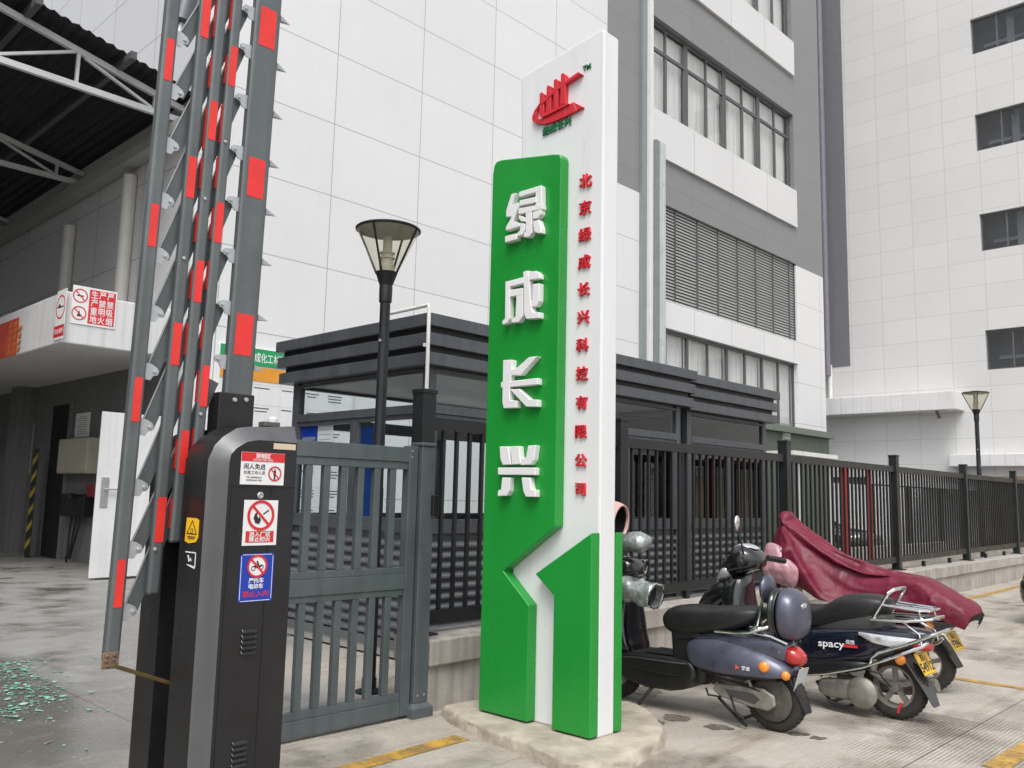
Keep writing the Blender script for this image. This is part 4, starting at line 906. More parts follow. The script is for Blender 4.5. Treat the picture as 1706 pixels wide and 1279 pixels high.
win_row(zs3b, zw3t, True); win_row(zw4b, w4t, True); win_row(2.2, zw1t, False)
MB().box(X0 + .3, X1 - .3, FY + 3.0, FY + 3.1, 2, TOPZ - 1).build("room_back", mat("room_grey", (.28, .28, .28), .8), bd)
# louvred opening
mb = MB(); n_ = 29; y0 = FY + .10
for k in range(n_):
    z = zlb + (zlt - zlb) * (k + .15) / n_; hh = (zlt - zlb) / n_ * .44
    mb.hexa([(X0, y0, z), (X1, y0, z), (X1, y0 + .05, z + .05), (X0, y0 + .05, z + .05), (X0, y0, z + hh), (X1, y0, z + hh), (X1, y0 + .05, z + .05 + hh), (X0, y0 + .05, z + .05 + hh)])
mb.build("louvre_slats", mat("louvre_metal", (.42, .43, .42), .4, metal=.3, var=.1), bd)
mb = MB()
for k in range(8): x = X0 + .32 + (X1 - X0) * k / 7.6; mb.box(x - .025, x + .025, FY + .07, FY + .099, zlb + .002, zlt - .002)
mb.box(X1 - .05, X1 - .001, FY + .06, FY + .2, zlb + .002, zlt - .002)
mb.build("louvre_mullions", WFRAME, bd)
MB().box(X0, X1, FY + .22, FY + .26, zlb, zlt).build("louvre_void", VOID, bd)
# pilaster pipes beside the windows
q = F(1078, 200).x; MB().box(q - .13, q + .02, FY - .22, FY - .002, 2.8, TOPZ).build("white_duct", PVC, bd, bevel=.01)
q = F(1070, 500).x; MB().box(q - .16, q + .10, FY - .1, FY - .003, 2.8, TOPZ).build("steel_channel", mat("grey_green_steel", (.26, .30, .30), .35, metal=.3), bd)
q0 = F(1090, 243); MB().box(q0.x - .16, q0.x + .10, FY - .34, FY - .06, 2.8, q0.z).build("tall_duct", mat("pale_teal_duct", (.50, .55, .54), .3, var=.1, streak=.3), bd, bevel=.01)
MB().box(q0.x - .34, q0.x - .165, FY - .30, FY - .05, 2.8, q0.z + .02).build("duct_side", mat("duct_side_grey", (.20, .225, .23), .35), bd)
# awning slab on the side wall
AX = P(110, 480, 'y', FY).x; az1 = P(110, 484, 'y', FY).z; az0 = P(110, 571, 'y', FY).z
AW = mat("awning_white", (.66, .66, .66), .5, var=.05, streak=.18)
MB().box(AX, XC - .001, FY, 48, az0, az1).build("concrete_awning", AW, bd, bevel=.02)
# ---- signs on the awning
s1 = thing("warning_sign", "white and red no smoking panel on the front end of the white awning", "sign", (AX + .5, FY, az0), "safety signs on the awning")
a_, b_ = F(121, 487), F(191, 540); f = Fr(((a_.x + b_.x) / 2, FY - .002, (a_.z + b_.z) / 2 + .02), (1, 0, 0), (0, 0, 1)); w = b_.x - a_.x; h = .60
plate(f, w, h, .012).build("sign_board", PAPER, s1)
plate(f, w * .60, h * .90, T * 3, a=w * .17, c=.0125).build("red_field", SIGNRED, s1)
for col_, xx in (("生产重地", -.0), ("严禁明火", .18), ("严禁吸烟", .36)):
    for k, c_ in enumerate(col_): text(c_, .13, f, w * (xx - .01), h * (.33 - .22 * k), .002, PAPER, s1, bold=.012, c=.0145, sx=.85)
for yy in (.24, -.22):
    ring(f, -w * .33, h * yy, h * .185, h * .155, .002, .0125, sl=.18).build("prohibition_ring", SIGNRED, s1)
mb = MB(); plate(f, .10, .02, .0015, mb, a=-w * .33, b=h * .24, c=.0125); poly(f, [(-w * .33 - .03, -h * .22 - .05), (-w * .33 + .03, -h * .22 - .05), (-w * .33, -h * .22 + .05)], .0015, .0125, mb); mb.build("pictogram", INK, s1)
s2 = thing("warning_sign", "small white sign with a red ring and red caption beside the awning's corner", "sign", (AX, FY + .4, az0), "safety signs on the awning")
def ax(px, py): return P(px, py, 'x', AX)
a_ = ax(101.5, 524); f = Fr((AX - .002, a_.y, a_.z), (0, -1, 0), (0, 0, 1)); hw = abs(ax(92, 520).y - ax(111, 520).y) * .5
plate(f, hw * 1.55, .78, .01).build("sign_board", PAPER, s2); ring(f, 0, .12, .19, .165, .002, .0105, slash=False).build("red_ring", SIGNRED, s2)
mb = MB(); plate(f, .26, .02, .0015, mb, b=.12, c=.0105); poly(f, [(-.14, .11), (-.05, .18), (.02, .12)], .0015, .0105, mb); mb.build("pictogram", INK, s2)
plate(f, .42, .18, .002, b=-.26, c=.0105).build("red_caption", SIGNRED, s2); text("禁止吸烟", .085, f, 0, -.26, .0015, PAPER, s2, c=.0127)
a_ = ax(30, 560); b_ = ax(-30, 600); mid = (a_ + b_) / 2; f = Fr((AX - .002, mid.y, (ax(29, 530).z + ax(29, 590).z) / 2), (0, -1, 0), (0, 0, 1))
bn = mat("faded_banner", (.55, .075, .04), .55, var=.35, scale=4)
o = tag(plate(f, abs(b_.y - a_.y), abs(ax(29, 530).z - ax(29, 590).z), .01).build("banner", bn), "faded red and orange banner on the awning's side, cut by the left edge", "banner")
mb = MB(); rr = random.Random(4)
for k in range(14): mb = poly(f, [(x_ + rr.uniform(-.03, .03) + abs(b_.y - a_.y) * .25 + (k % 3) * .25, y_ + (k // 3) * .12 - .3) for x_, y_ in ((0, 0), (.16, .03), (.2, .1), (.06, .08))], .001, .0105, mb)
o2 = mb.build("orange_marks", mat("banner_orange", (.62, .20, .03), .5, var=.3), o)
# ---- under the awning
WX = XC - .004
def wl(px, py, X=WX): return P(px, py, 'x', X)
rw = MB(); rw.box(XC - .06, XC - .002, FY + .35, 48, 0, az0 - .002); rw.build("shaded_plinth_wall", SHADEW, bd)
XR_ = XC - .062
a_, b_ = wl(118, 700, XR_), wl(88, 700, XR_); zt_ = wl(120, 672, XR_).z
MB().box(XR_ - .004, XR_ - .0005, a_.y, b_.y, 0, min(zt_, az0 - .1)).build("dark_doorway", VOID, bd)
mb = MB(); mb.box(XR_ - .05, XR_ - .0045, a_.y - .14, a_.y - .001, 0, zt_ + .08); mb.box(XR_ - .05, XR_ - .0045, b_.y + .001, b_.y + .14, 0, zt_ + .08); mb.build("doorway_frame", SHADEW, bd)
cl = wl(104, 926, XR_)
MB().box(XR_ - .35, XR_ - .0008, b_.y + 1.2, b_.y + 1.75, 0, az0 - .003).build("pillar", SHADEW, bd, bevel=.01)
hz = thing("hazard_strip", "black and yellow striped guard strip on a pillar under the awning", "corner guard", (XR_, b_.y + 1.4, 0))
a_ = P(53, 840, 'x', XR_ - .352); f = Fr((XR_ - .353, a_.y, 0), (0, -1, 0), (0, 0, 1)); plate(f, .30, 2.2, .01, b=1.1).build("black_strip", INK, hz)
mb = MB()
for k in range(6): z = .15 + k * .34; poly(f, [(-.14, z), (.14, z + .16), (.14, z + .28), (-.14, z + .12)], .002, .0105, mb)
mb.build("yellow_stripes", mat("hazard_yellow", (.50, .36, .03), .5), hz)
# posters
for i, (px0, py0, px1, py1, lab, m1) in enumerate(((20, 715, 31, 790, "blue tinted poster on the dim wall under the awning, left of the striped guard strip", mat("poster_blue", (.10, .17, .26), .4, var=.4)), (34, 706, 50, 790, "white and black printed poster on the dim wall, next to the blue one", mat("poster_grey", (.38, .38, .37), .4, var=.3)), (128, 688, 148, 728, "pale printed notice sheet on the wall above the beige meter cabinet", PAPER))):
    a_, b_ = wl(px0, py0, XR_), wl(px1, py1, XR_); f = Fr((XR_ - .001, (a_.y + b_.y) / 2, (a_.z + b_.z) / 2), (0, -1, 0), (0, 0, 1)); w = abs(a_.y - b_.y); h = abs(wl(px1, py0, XR_).z - wl(px1, py1, XR_).z)
    th = thing("wall_poster", lab, "poster", (XR_, a_.y, b_.z)); plate(f, w, h, .006).build("sheet", m1, th); mb = MB()
    for k in range(9): plate(f, w * (.5 + .3 * ((k * 7) % 3) / 2), h * .018, .001, mb, b=h * (.36 - k * .09), c=.0065)
    mb.build("printed_lines", INK, th)
a_, b_ = wl(119, 733, XR_), wl(163, 789, XR_)
mt = thing("meter_cabinet", "beige double door meter cabinet on the wall beside the open white door", "cabinet", (XR_, (a_.y + b_.y) / 2, b_.z)); BE = mat("beige_steel", (.42, .40, .31), .5, var=.1)
zt_ = a_.z; zb_ = b_.z
MB().box(XR_ - .22, XR_ - .001, b_.y, a_.y, zb_, zt_).build("cabinet_body", BE, mt, bevel=.01)
my = (a_.y + b_.y) / 2
for y0, y1 in ((b_.y + .02, my - .006), (my + .006, a_.y - .02)): MB().box(XR_ - .235, XR_ - .2205, y0, y1, zb_ + .03, zt_ - .03).build("cabinet_door", BE, mt, bevel=.004)
a_, b_ = wl(120, 822, XR_), wl(155, 862, XR_)
sb = thing("switch_box", "black switch box with hanging cables under the beige meter cabinet", "switch box", (XR_, (a_.y + b_.y) / 2, b_.z))
MB().box(XR_ - .2, XR_ - .001, b_.y, a_.y, b_.z, a_.z).build("box_body", BLACKP, sb, bevel=.01)
mb = MB(); yy = (a_.y + b_.y) / 2
for k in (-.25, -.05, .2): mb.tube([(XR_ - .1, yy + k, b_.z + .02), (XR_ - .14, yy + k * .8, b_.z - .35), (XR_ - .16, yy + k * .3 + .05, b_.z - .8), (XR_ - .2, yy + .05, .12), (XR_ - .24, yy - .1, .04)], .02, 6)
mb.build("cables", BLACKP, sb, smooth=True)
MB().tube([(XR_ - .1, yy + .35, a_.z - .05), (XR_ - .3, yy - .15, a_.z - .02), (XR_ - .34, yy - .3, a_.z - .06)], .045, 8).build("handle", BLACKP, sb, smooth=True)
MB().box(XR_ - .15, XR_ - .001, b_.y - .3, b_.y + .05, a_.z - .05, a_.z + .2).build("red_switch", mat("dull_red", (.22, .03, .03), .5), sb, bevel=.01)
# open white door leaf
DY = 14.34
a_ = P(172, 679, 'y', DY); b_ = P(146, 966, 'y', DY)
dr = thing("open_door", "white steel door leaf standing wide open under the awning", "door", (6.0, DY, b_.z))
xl = (a_.x + b_.x) / 2; MB().box(xl, XC - .065, DY - .022, DY + .022, .03, a_.z - .06).build("door_leaf", WHITE, dr, bevel=.006)
mb = MB(); q = P(174, 820, 'y', DY - .03); mb.box(q.x - .06, q.x + .06, DY - .034, DY - .0225, q.z - .24, q.z + .24); mb.build("handle_plate", GALV, dr, bevel=.004)
MB().tube([(q.x, DY - .03, q.z + .05), (q.x, DY - .075, q.z + .05), (q.x + .22, DY - .075, q.z + .05)], .017, 8).build("door_handle", CHROME, dr, smooth=True)
# downpipes and gutter on the side wall above the awning
for i, (px, zt__) in enumerate(((111, 380), (205, 300))):
    q = P(px, 440, 'x', XC - .12); zt_ = P(px, zt__, 'x', XC - .12).z
    tag(MB().tube([(q.x, q.y, az1 + .002), (q.x, q.y, zt_)], .13, 14).build("downpipe", PIPEC, smooth=True), ("cream downpipe rising from the awning's corner to the canopy", "cream downpipe nearest the barrier boom, under the dark canopy")[i], "downpipe", "downpipes under the canopy")
# ================================================================== CANOPY over the passage
cy0 = 14.2
cn = thing("steel_canopy", "dark sheet metal canopy on white steel trusses over the passage, upper left", "canopy", (2.5, 20, 8))
e0, e1 = P(60, 0, 'y', cy0), P(262, 118, 'y', cy0); sl_ = (e1.z - e0.z) / (e1.x - e0.x)
zr = lambda x: e1.z + sl_ * (x - e1.x)
xs = [XC - .0005 - .055 * k for k in range(190)]
vs = []
for i, x in enumerate(xs):
    dz = .022 * math.sin(i * 1.9)
    for y in (cy0, 46): vs.append((x, y, zr(x) + dz))
fs = [(2 * i, 2 * i + 1, 2 * i + 3, 2 * i + 2) for i in range(len(xs) - 1)]
o = MB().add(vs, fs).build("roof_sheet", ROOFM, cn); o.modifiers.new("thick", 'SOLIDIFY').thickness = .012
def truss(y, dark=False):
    zl = P(200, 167, 'y', 14.6).z; mb = MB(); xa, xb = -3.5, XC - .03
    up = lambda x: zr(x) - .20
    mb.bar((xa, y, zl), (xb, y, zl), .08, .10); mb.bar((xa, y, up(xa)), (xb, y, up(xb)), .08, .10)
    k = 0; x = xb - .55
    while x > xa:
        mb.bar((x, y, zl + .05), (x, y, up(x) - .05), .05, .06, (0, 1, 0))
        if up(x) - zl > .3: mb.bar((x - .05, y, up(x - .1) - .05), (x - 1.2, y, zl + .06), .045, .05, (0, 1, 0)) if k % 2 else mb.bar((x - .05, y, zl + .06), (x - 1.2, y, up(x - 1.22) - .06), .045, .05, (0, 1, 0))
        x -= 1.3; k += 1
    mb.build("truss", STEELW, cn)
for y in (14.6, 19.4, 24.5, 30): truss(y)
for x in (P(213, 112, 'y', 14.2).x, P(57, 24, 'y', 14.2).x, 2.0, .3, -1.4, -3): MB().bar((x, cy0 - .22, zr(x) - .09), (x, 45, zr(x) - .09), .10, .13).build("purlin", mat("purlin_grey", (.10, .10, .105), .5, metal=.3), cn)
MB().box(XC - .30, XC - .02, cy0 + .02, 45, zr(XC) - .75, zr(XC) - .52).build("edge_beam", mat("beam_grey", (.34, .34, .33), .5), cn)
# far end of the passage
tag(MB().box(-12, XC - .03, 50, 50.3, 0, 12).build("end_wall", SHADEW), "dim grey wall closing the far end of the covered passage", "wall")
# wall camera up by the canopy
sc_ = thing("security_camera", "grey wall camera on a bracket hanging over the canopy edge, behind the boom", "camera", (6.2, 13.6, 9))
q = P(300, 50, 'y', 13.3); q2 = P(316, -14, 'y', 13.3)
DG = mat("camera_grey", (.13, .13, .15), .4, metal=.4); d = (q2 - q).normalized()
MB().tube([q + d * .12, q + d * .14, q2, q2 + d * .02], [.10, .165, .165, .12], 18).build("camera_body", DG, sc_, smooth=True)
MB().tube([q + d * .13, q - d * .1], .05, 12).build("camera_neck", GALV, sc_, smooth=True)
MB().lathe([(0, 0), (.14, .0), (.15, .03), (.08, .06), (0, .06)], q - d * .18, d, 20).build("camera_base", DG, sc_, smooth=True)
MB().tube([q2 - d * .1, (q2.x + .25, FY - .002, q2.z + .1)], .04, 8).build("bracket_arm", DG, sc_, smooth=True)
# ================================================================== NOTICE BOARD on the white wall
a_ = P(366, 572, 'y', FY - .05); b_ = P(545, 610, 'y', FY - .05)
nbd = thing("notice_board", "tall notice board with green header and orange strip on the white wall", "notice board", ((a_.x + b_.x) / 2, FY, .5))
x0, x1 = a_.x, b_.x + .6; zt_ = a_.z
hg = (P(430, 582, 'y', FY).z - P(430, 610, 'y', FY).z)
MB().box(x0, x1, FY - .09, FY - .003, .4, zt_).build("board", WHITE, nbd)
MB().box(x0, x1, FY - .105, FY - .0905, zt_ - hg, zt_).build("green_header", mat("board_green", (.01, .30, .10), .45, var=.06), nbd)
MB().box(x0 + .02, x1 - .02, FY - .1, FY - .0905, zt_ - hg * 1.9, zt_ - hg * 1.08).build("orange_strip", mat("board_orange", (.72, .30, .03), .5, var=.12), nbd)
q = P(452, 597, 'y', FY - .1); text("成化工材料", hg * .60, Fr((q.x, FY - .1056, zt_ - hg * .52), (1, 0, 0), (0, 0, 1)), -.02, 0, .003, PAPER, nbd, bold=.01, sx=.70)
mb = MB(); rr = random.Random(9); f = Fr((x0, FY - .0908, 0), (1, 0, 0), (0, 0, 1))
z = zt_ - hg * 2.3
while z > 1.0:
    x = .15
    while x < x1 - x0 - .4:
        for k in range(rr.choice((1, 2, 3))): plate(f, rr.uniform(.18, .34), .022, .0008, mb, a=x + .17, b=z - k * .055)
        x += .52
    z -= .36
mb.build("printed_text", mat("print_dark", (.12, .12, .14), .6), nbd)
mb = MB()
for z in np.arange(zt_ - hg * 2.1, 1, -.36): plate(f, x1 - x0 - .1, .006, .0008, mb, a=(x1 - x0) / 2, b=float(z))
mb.build("table_rules", mat("rule_grey", (.5, .5, .5), .6), nbd)
# ================================================================== OFFICE BUILDING (right)
OX = 34.0
def G_(px, py): return P(px, py, 'x', OX)
ob = thing("office_building", "tall white panelled office block at the far right with a column of small dark windows", "building", (OX, 6, 0))
wins = []
base_z = [(6.37, 7.82), (10.77, 12.17), (14.60, 16.02), (18.42, 19.83)]
y0w, y1w = 9.06, 7.2
MB().box(OX, OX + .3, y0w, 15.4, -.1, 30).build("white_wall", OFFICE, ob)
zz_ = [-.1] + [z for p in base_z for z in p] + [30]
mb = MB()
for i in range(0, len(zz_), 2): mb.box(OX, OX + .3, y1w, y0w - .0005, zz_[i], zz_[i + 1])
mb.box(OX, OX + .3, -16, y1w - .0005, -.1, 30)
mb.build("white_wall", OFFICE, ob)
MB().box(OX + .301, OX + 14, 15.1, 15.4, -.1, 30).build("side_wall", OFFICE, ob); MB().box(OX + .002, OX + 14, -16, 15.39, 30.001, 30.3).build("roof", CONC, ob)
zs_ = G_(1395, 611).z; MB().box(OX - .02, OX - .001, G_(1411, 400).y, 15.38, zs_, 29.9).build("slate_strip", SLATE, ob)
for z0, z1 in base_z:
    fo = MB(); e = .05; y_ = OX + .12
    fo.box(y_, y_ + .06, y1w + .002, y1w + e, z0 + .002, z1 - .002); fo.box(y_, y_ + .06, y0w - e, y0w - .002, z0 + .002, z1 - .002)
    fo.box(y_, y_ + .06, y1w + e + .001, y0w - e - .001, z1 - .07, z1 - .002); fo.box(y_, y_ + .06, y1w + e + .001, y0w - e - .001, z0 + .002, z0 + .06)
    my = y0w - .86; fo.box(y_ + .005, y_ + .055, my - .03, my + .03, z0 + .061, z1 - .071); my2 = y1w + .42
    fo = fo.build("window", WFRAME, ob)
    MB().box(y_ + .03, y_ + .035, y1w + e, y0w - e, z0 + .06, z1 - .07).build("pane", glass_mat("office_glass", (.74, .76, .78), 1.6), fo)
    mb = MB(); rr = random.Random(int(z0 * 10))
    mb.box(OX + .8, OX + .82, y1w - 1, y0w + 1, z0 - 1, z1 + 1); mb.build("room_back", mat("office_room", (.24, .24, .24), .8, var=.3, scale=1), fo)
    mb = MB(); zc = z0 + rr.uniform(.3, .6); mb.box(OX + .5, OX + .56, y1w + .2, y0w - .3, zc, zc + .12); mb.box(OX + .45, OX + .5, y1w + .5, y1w + .75, z0, z1); mb.build("blind", mat("blind_grey", (.40, .40, .40), .7), fo)
a_ = P(1375, 658, 'x', OX - .9); b_ = P(1592, 650, 'x', OX - .9)
lz1, lz0 = b_.z, P(1592, 681, 'x', OX - .9).z
MB().box(OX - .9, OX - .0012, b_.y, 15.3, lz0, lz1).build("entrance_canopy", AW, ob, bevel=.02)
q = P(1570, 690, 'x', OX - .3); MB().tube([(OX - .6, q.y + .1, lz0 - .002), (OX - .6, q.y, lz0 - .28)], .06, 8).build("canopy_lamp", RUST, ob)
a_ = P(1580, 757, 'x', OX - .5); MB().box(OX - .5, OX - .0015, -12, a_.y, P(1590, 777, 'x', OX - .5).z, a_.z).build("lower_canopy", AW, ob, bevel=.02)
MB().box(OX - .03, OX - .0018, -10, 8.9, 0, 2.55).build("shop_front", mat("shopfront_beige", (.42, .34, .22), .6, var=.2, scale=.6), ob)
# pipes in the gap between the two blocks
q = P(1371, 300, 'x', OX - .25); tag(MB().tube([(OX - .25, q.y, 6.6), (OX - .25, q.y, 29)], .13, 12).build("downpipe", mat("purple_grey_pipe", (.20, .19, .23), .4), smooth=True), "dark grey downpipe in the narrow gap between the two white blocks", "downpipe")
q = P(1383, 630, 'x', OX - .15); z1_ = P(1383, 607, 'x', OX - .15).z; tag(MB().tube([(OX - .15, q.y, lz1), (OX - .15, q.y, z1_ - .02)], .09, 12).build("pipe", PVC, smooth=True), "short white pipe standing on the entrance canopy of the office block", "pipe")
# ================================================================== YARD behind the fence
hut = thing("green_hut", "low green clad hut with a flat lipped roof behind the second booth", "hut", (13, 8, 0)); HG = mat("hut_green", (.075, .10, .075), .5, var=.1, streak=.2)
zt_ = P(1340, 714, 'y', 8.2).z; xr = P(1386, 720, 'y', 8.2).x
MB().box(12.0, xr - .05, 8.25, 10.2, 0, zt_ - .14).build("hut_wall", HG, hut); MB().box(11.9, xr + .02, 8.15, 10.3, zt_ - .139, zt_).build("hut_roof", mat("hut_roof_green", (.12, .15, .12), .4), hut, bevel=.01)
q = P(1311, 730, 'y', 8.2); mb = MB(); mb.box(q.x - .16, q.x + .16, 8.2, 8.2495, q.z - .3, q.z + .3)
for k in range(7): mb.box(q.x - .13, q.x + .13, 8.18, 8.199, q.z - .26 + k * .08, q.z - .225 + k * .08)
mb.build("vent", mat("vent_grey", (.25, .28, .25), .5), hut)
wr = thing("white_shed_roof", "thin white sheet roof on posts just beyond the fence, beside the green hut", "shelter", (12.5, 6.6, 0))
a_ = P(1340, 752, 'y', 6.5); b_ = P(1396, 757, 'y', 6.5); MB().box(a_.x - .4, b_.x, 6.5, 8.1, a_.z - .07, a_.z).build("roof_sheet", PVC, wr)
mb = MB()
for x, y in ((a_.x, 6.6), (b_.x - .1, 6.6), (a_.x, 8.0), (b_.x - .1, 8.0)): mb.box(x - .03, x + .03, y - .03, y + .03, 0, a_.z - .071)
mb.build("posts", PVC, wr)
rf = thing("red_pipe_frame", "red tubular steel frame standing just behind the charcoal fence", "pipe frame", (11.5, 5.45, 0)); RP = mat("red_pipe", (.45, .025, .03), .4, var=.15)
rx = [P(px, 850, 'y', 5.35).x for px in (1303, 1408, 1449)]; zr_ = P(1380, 773, 'y', 5.35).z
for x in rx: MB().tube([(x, 5.35, 0), (x, 5.35, zr_ + .02)], .04, 10).build("upright", RP, rf, smooth=True)
MB().tube([(rx[0] - .1, 5.35, zr_), (rx[2] + .05, 5.35, zr_)], .036, 10).build("top_rail", RP, rf, smooth=True)
cp = thing("carport", "white edged carport roof on dark posts in the yard beyond the fence", "carport", (18, 9.5, 0))
a_ = P(1455, 787, 'y', 9.2); b_ = P(1640, 808, 'y', 9.2)
MB().box(a_.x, b_.x + 1.5, 9.2, 9.3, 2.02, 2.2).build("white_beam", STEELW, cp); MB().box(a_.x, b_.x + 1.5, 9.301, 11.4, 2.1, 2.2).build("roof", ROOFM, cp)
for k in range(5): x = a_.x + .2 + (b_.x + 1.2 - a_.x) * k / 4; MB().box(x - .05, x + .05, 9.32, 9.42, 0, 2.099).build("post", BOOTHD, cp)
tag(MB().box(14.3, 30, 6.9, 7.1, 0, .62).build("kerb_wall", CONC), "low pale kerb wall in the yard seen between the fence bars", "wall")
def car(x, y, rot, label, paint, group="cars parked in the yard behind the fence", bumper=None):
    th = thing("parked_car", label, "car", (x, y, 0), group, local=True, rot=rot)
    def sec(X, hw, z0, z1, e=4): return [Vector((X, hw * (1 if math.cos(a) > 0 else -1) * abs(math.cos(a)) ** (2 / e), (z0 + z1) / 2 + (z1 - z0) / 2 * (1 if math.sin(a) > 0 else -1) * abs(math.sin(a)) ** (2 / e))) for a in [2 * math.pi * k / 24 for k in range(24)]]
    MB().loft([sec(-2.2, .68, .38, .78), sec(-2.1, .80, .28, .92), sec(-1.3, .88, .24, .97), sec(0, .89, .22, .95), sec(1.2, .88, .24, .92), sec(2.0, .80, .26, .80), sec(2.2, .62, .34, .66)]).build("body", paint, th, smooth=True, angle=60)
    MB().loft([sec(-1.75, .62, .85, .97, 3), sec(-1.1, .66, .85, 1.36, 3), sec(-.2, .68, .85, 1.46, 3), sec(.4, .66, .85, 1.40, 3), sec(1.25, .6, .82, .93, 3)]).build("cabin", DGLASS, th, smooth=True, angle=60)
    MB().loft([sec(-1.05, .58, 1.37, 1.40, 3), sec(-.2, .60, 1.43, 1.485, 3), sec(.35, .56, 1.39, 1.42, 3)]).build("roof", paint, th, smooth=True)
    if bumper: MB().loft([sec(1.75, .86, .20, .66), sec(2.0, .82, .20, .64), sec(2.2, .68, .22, .60), sec(2.25, .58, .26, .56)]).build("bumper", bumper, th, smooth=True, angle=60)
    for wx in (-1.35, 1.35):
        for s in (-1, 1):
            w_ = MB().lathe([(.2, -.1), (.31, -.1), (.33, -.06), (.33, .06), (.31, .1), (.2, .1)], (wx, s * .80, .33), (0, s, 0), 24).build("wheel", RUBBER, th, smooth=True)
            MB().lathe([(0, .085), (.06, .095), (.2, .08), (.2, .06)], (wx, s * .80, .33), (0, s, 0), 20).build("rim", MOTOR, w_, smooth=True)
    for s in (-1, 1):
        MB().ball((2.02, s * .58, .68), (.12, .16, .08), 12, 8).build("headlight", CLEARL, th, smooth=True); MB().ball((-2.1, s * .62, .78), (.08, .14, .07), 12, 8).build("tail_light", REDLAMP, th, smooth=True)
car(17.5, 10.6, math.radians(90), "dark grey car parked under the carport, left of the other dark car", mat("car_dark", (.03, .032, .036), .2, coat=.8, metal=.3)); car(21.5, 10.6, math.radians(-90), "black car parked under the carport, right of the dark grey car", mat("car_black", (.012, .012, .013), .2, coat=.8))
car(13.2, .86, math.radians(90), "olive yellow car with a black bumper, cut off by the right edge", mat("car_olive", (.24, .24, .06), .25, coat=.7), None, GLOSSBLK)
# ================================================================== SCOOTERS (local axes: x across, y forward, z up; origin under the rear axle)
def rg(cy, cz, ang, hx, hh, e=3., cx=0., n=28):
    """ring: half width hx across, half height hh along the direction ang (deg, 90 = up)"""
    a = math.radians(ang); R_ = []
    for k in range(n):
        t = 2 * math.pi * k / n; c_, s_ = math.cos(t), math.sin(t)
        x = hx * math.copysign(abs(c_) ** (2 / e), c_); h = hh * math.copysign(abs(s_) ** (2 / e), s_)
        R_.append(Vector((cx + x, cy + math.cos(a) * h, cz + math.sin(a) * h)))
    return R_
def vr(y, z0, z1, hx, e=3., cx=0.): return rg(y, (z0 + z1) / 2, 90, hx, (z1 - z0) / 2, e, cx)
def hump(rings): return MB().loft(rings)
def sub(o, n=1):
    s = o.modifiers.new("sub", 'SUBSURF'); s.levels = n; s.render_levels = n; return o
def wheel(th, y, r, w=.045, rim_r=.12, name="wheel", spokes=5, rimmat=None):
    prof = [(rim_r, -w * .8), (r * .80, -w), (r * .93, -w * .92), (r * .985, -w * .5), (r, 0), (r * .985, w * .5), (r * .93, w * .92), (r * .80, w), (rim_r, w * .8)]
    o = MB().lathe(prof, (0, y, r), (1, 0, 0), 36).build(name, RUBBER, th, smooth=True, angle=60)
    mb = MB()
    for k in range(36):
        g = 2 * math.pi * k / 36; g2 = g + .10
        for s in (-1, 1):
            p0 = Vector((s * w * .12, y + math.cos(g) * r * 1.0, r + math.sin(g) * r * 1.0)); p1 = Vector((s * w * .85, y + math.cos(g2) * r * .955, r + math.sin(g2) * r * .955)); mb.bar(p0, p1, .008, .006, (0, math.cos(g), math.sin(g)))
    mb.build("tread", RUBBER, o)
    mb = MB().lathe([(rim_r * 1.02, -w * .82), (rim_r * 1.02, -w * .6), (rim_r * .86, -w * .5), (rim_r * .86, w * .5), (rim_r * 1.02, w * .6), (rim_r * 1.02, w * .82)], (0, y, r), (1, 0, 0), 32)
    for k in range(spokes):
        g = 2 * math.pi * k / spokes + .3; c_, s_ = math.cos(g), math.sin(g); mb.bar((0, y + c_ * .02, r + s_ * .02), (0, y + c_ * rim_r * .9, r + s_ * rim_r * .9), .032, .03, (1, 0, 0))
    mb.lathe([(0, -w * .7), (.035, -w * .7), (.035, w * .7), (0, w * .7)], (0, y, r), (1, 0, 0), 16)
    mb.build("rim", rimmat or MOTOR, o, smooth=True)
    return o
def disc_lens(th, c, axis, r, m_, name):
    return MB().lathe([(r * 1.08, -.012), (r * 1.08, .004), (r, .006), (r * .9, .014), (r * .5, .021), (0, .023)], c, axis, 20).build(name, m_, th, smooth=True)
def number_plate(th, fr, l1, l2, w=.23, h=.15):
    o = plate(fr, w, h, .0025, r=.008).build("number_plate", PLATEY, th, bevel=.001)
    mb = MB()
    for a_, b_, w_, h_ in ((0, h * .46, w * .9, .002), (0, -h * .46, w * .9, .002), (w * .475, 0, .002, h * .86), (-w * .475, 0, .002, h * .86)): plate(fr, w_, h_, .0008, mb, a=a_, b=b_, c=.0026)
    mb.build("plate_border", PLATEK, o)
    text(l1, h * .32, fr, 0, h * .24, .001, PLATEK, o, "plate_lettering", bold=.02, c=.0026, sx=1.1); text(l2, h * .56, fr, 0, -h * .15, .001, PLATEK, o, "plate_lettering", bold=.03, c=.0026, sx=1.05)
    return o
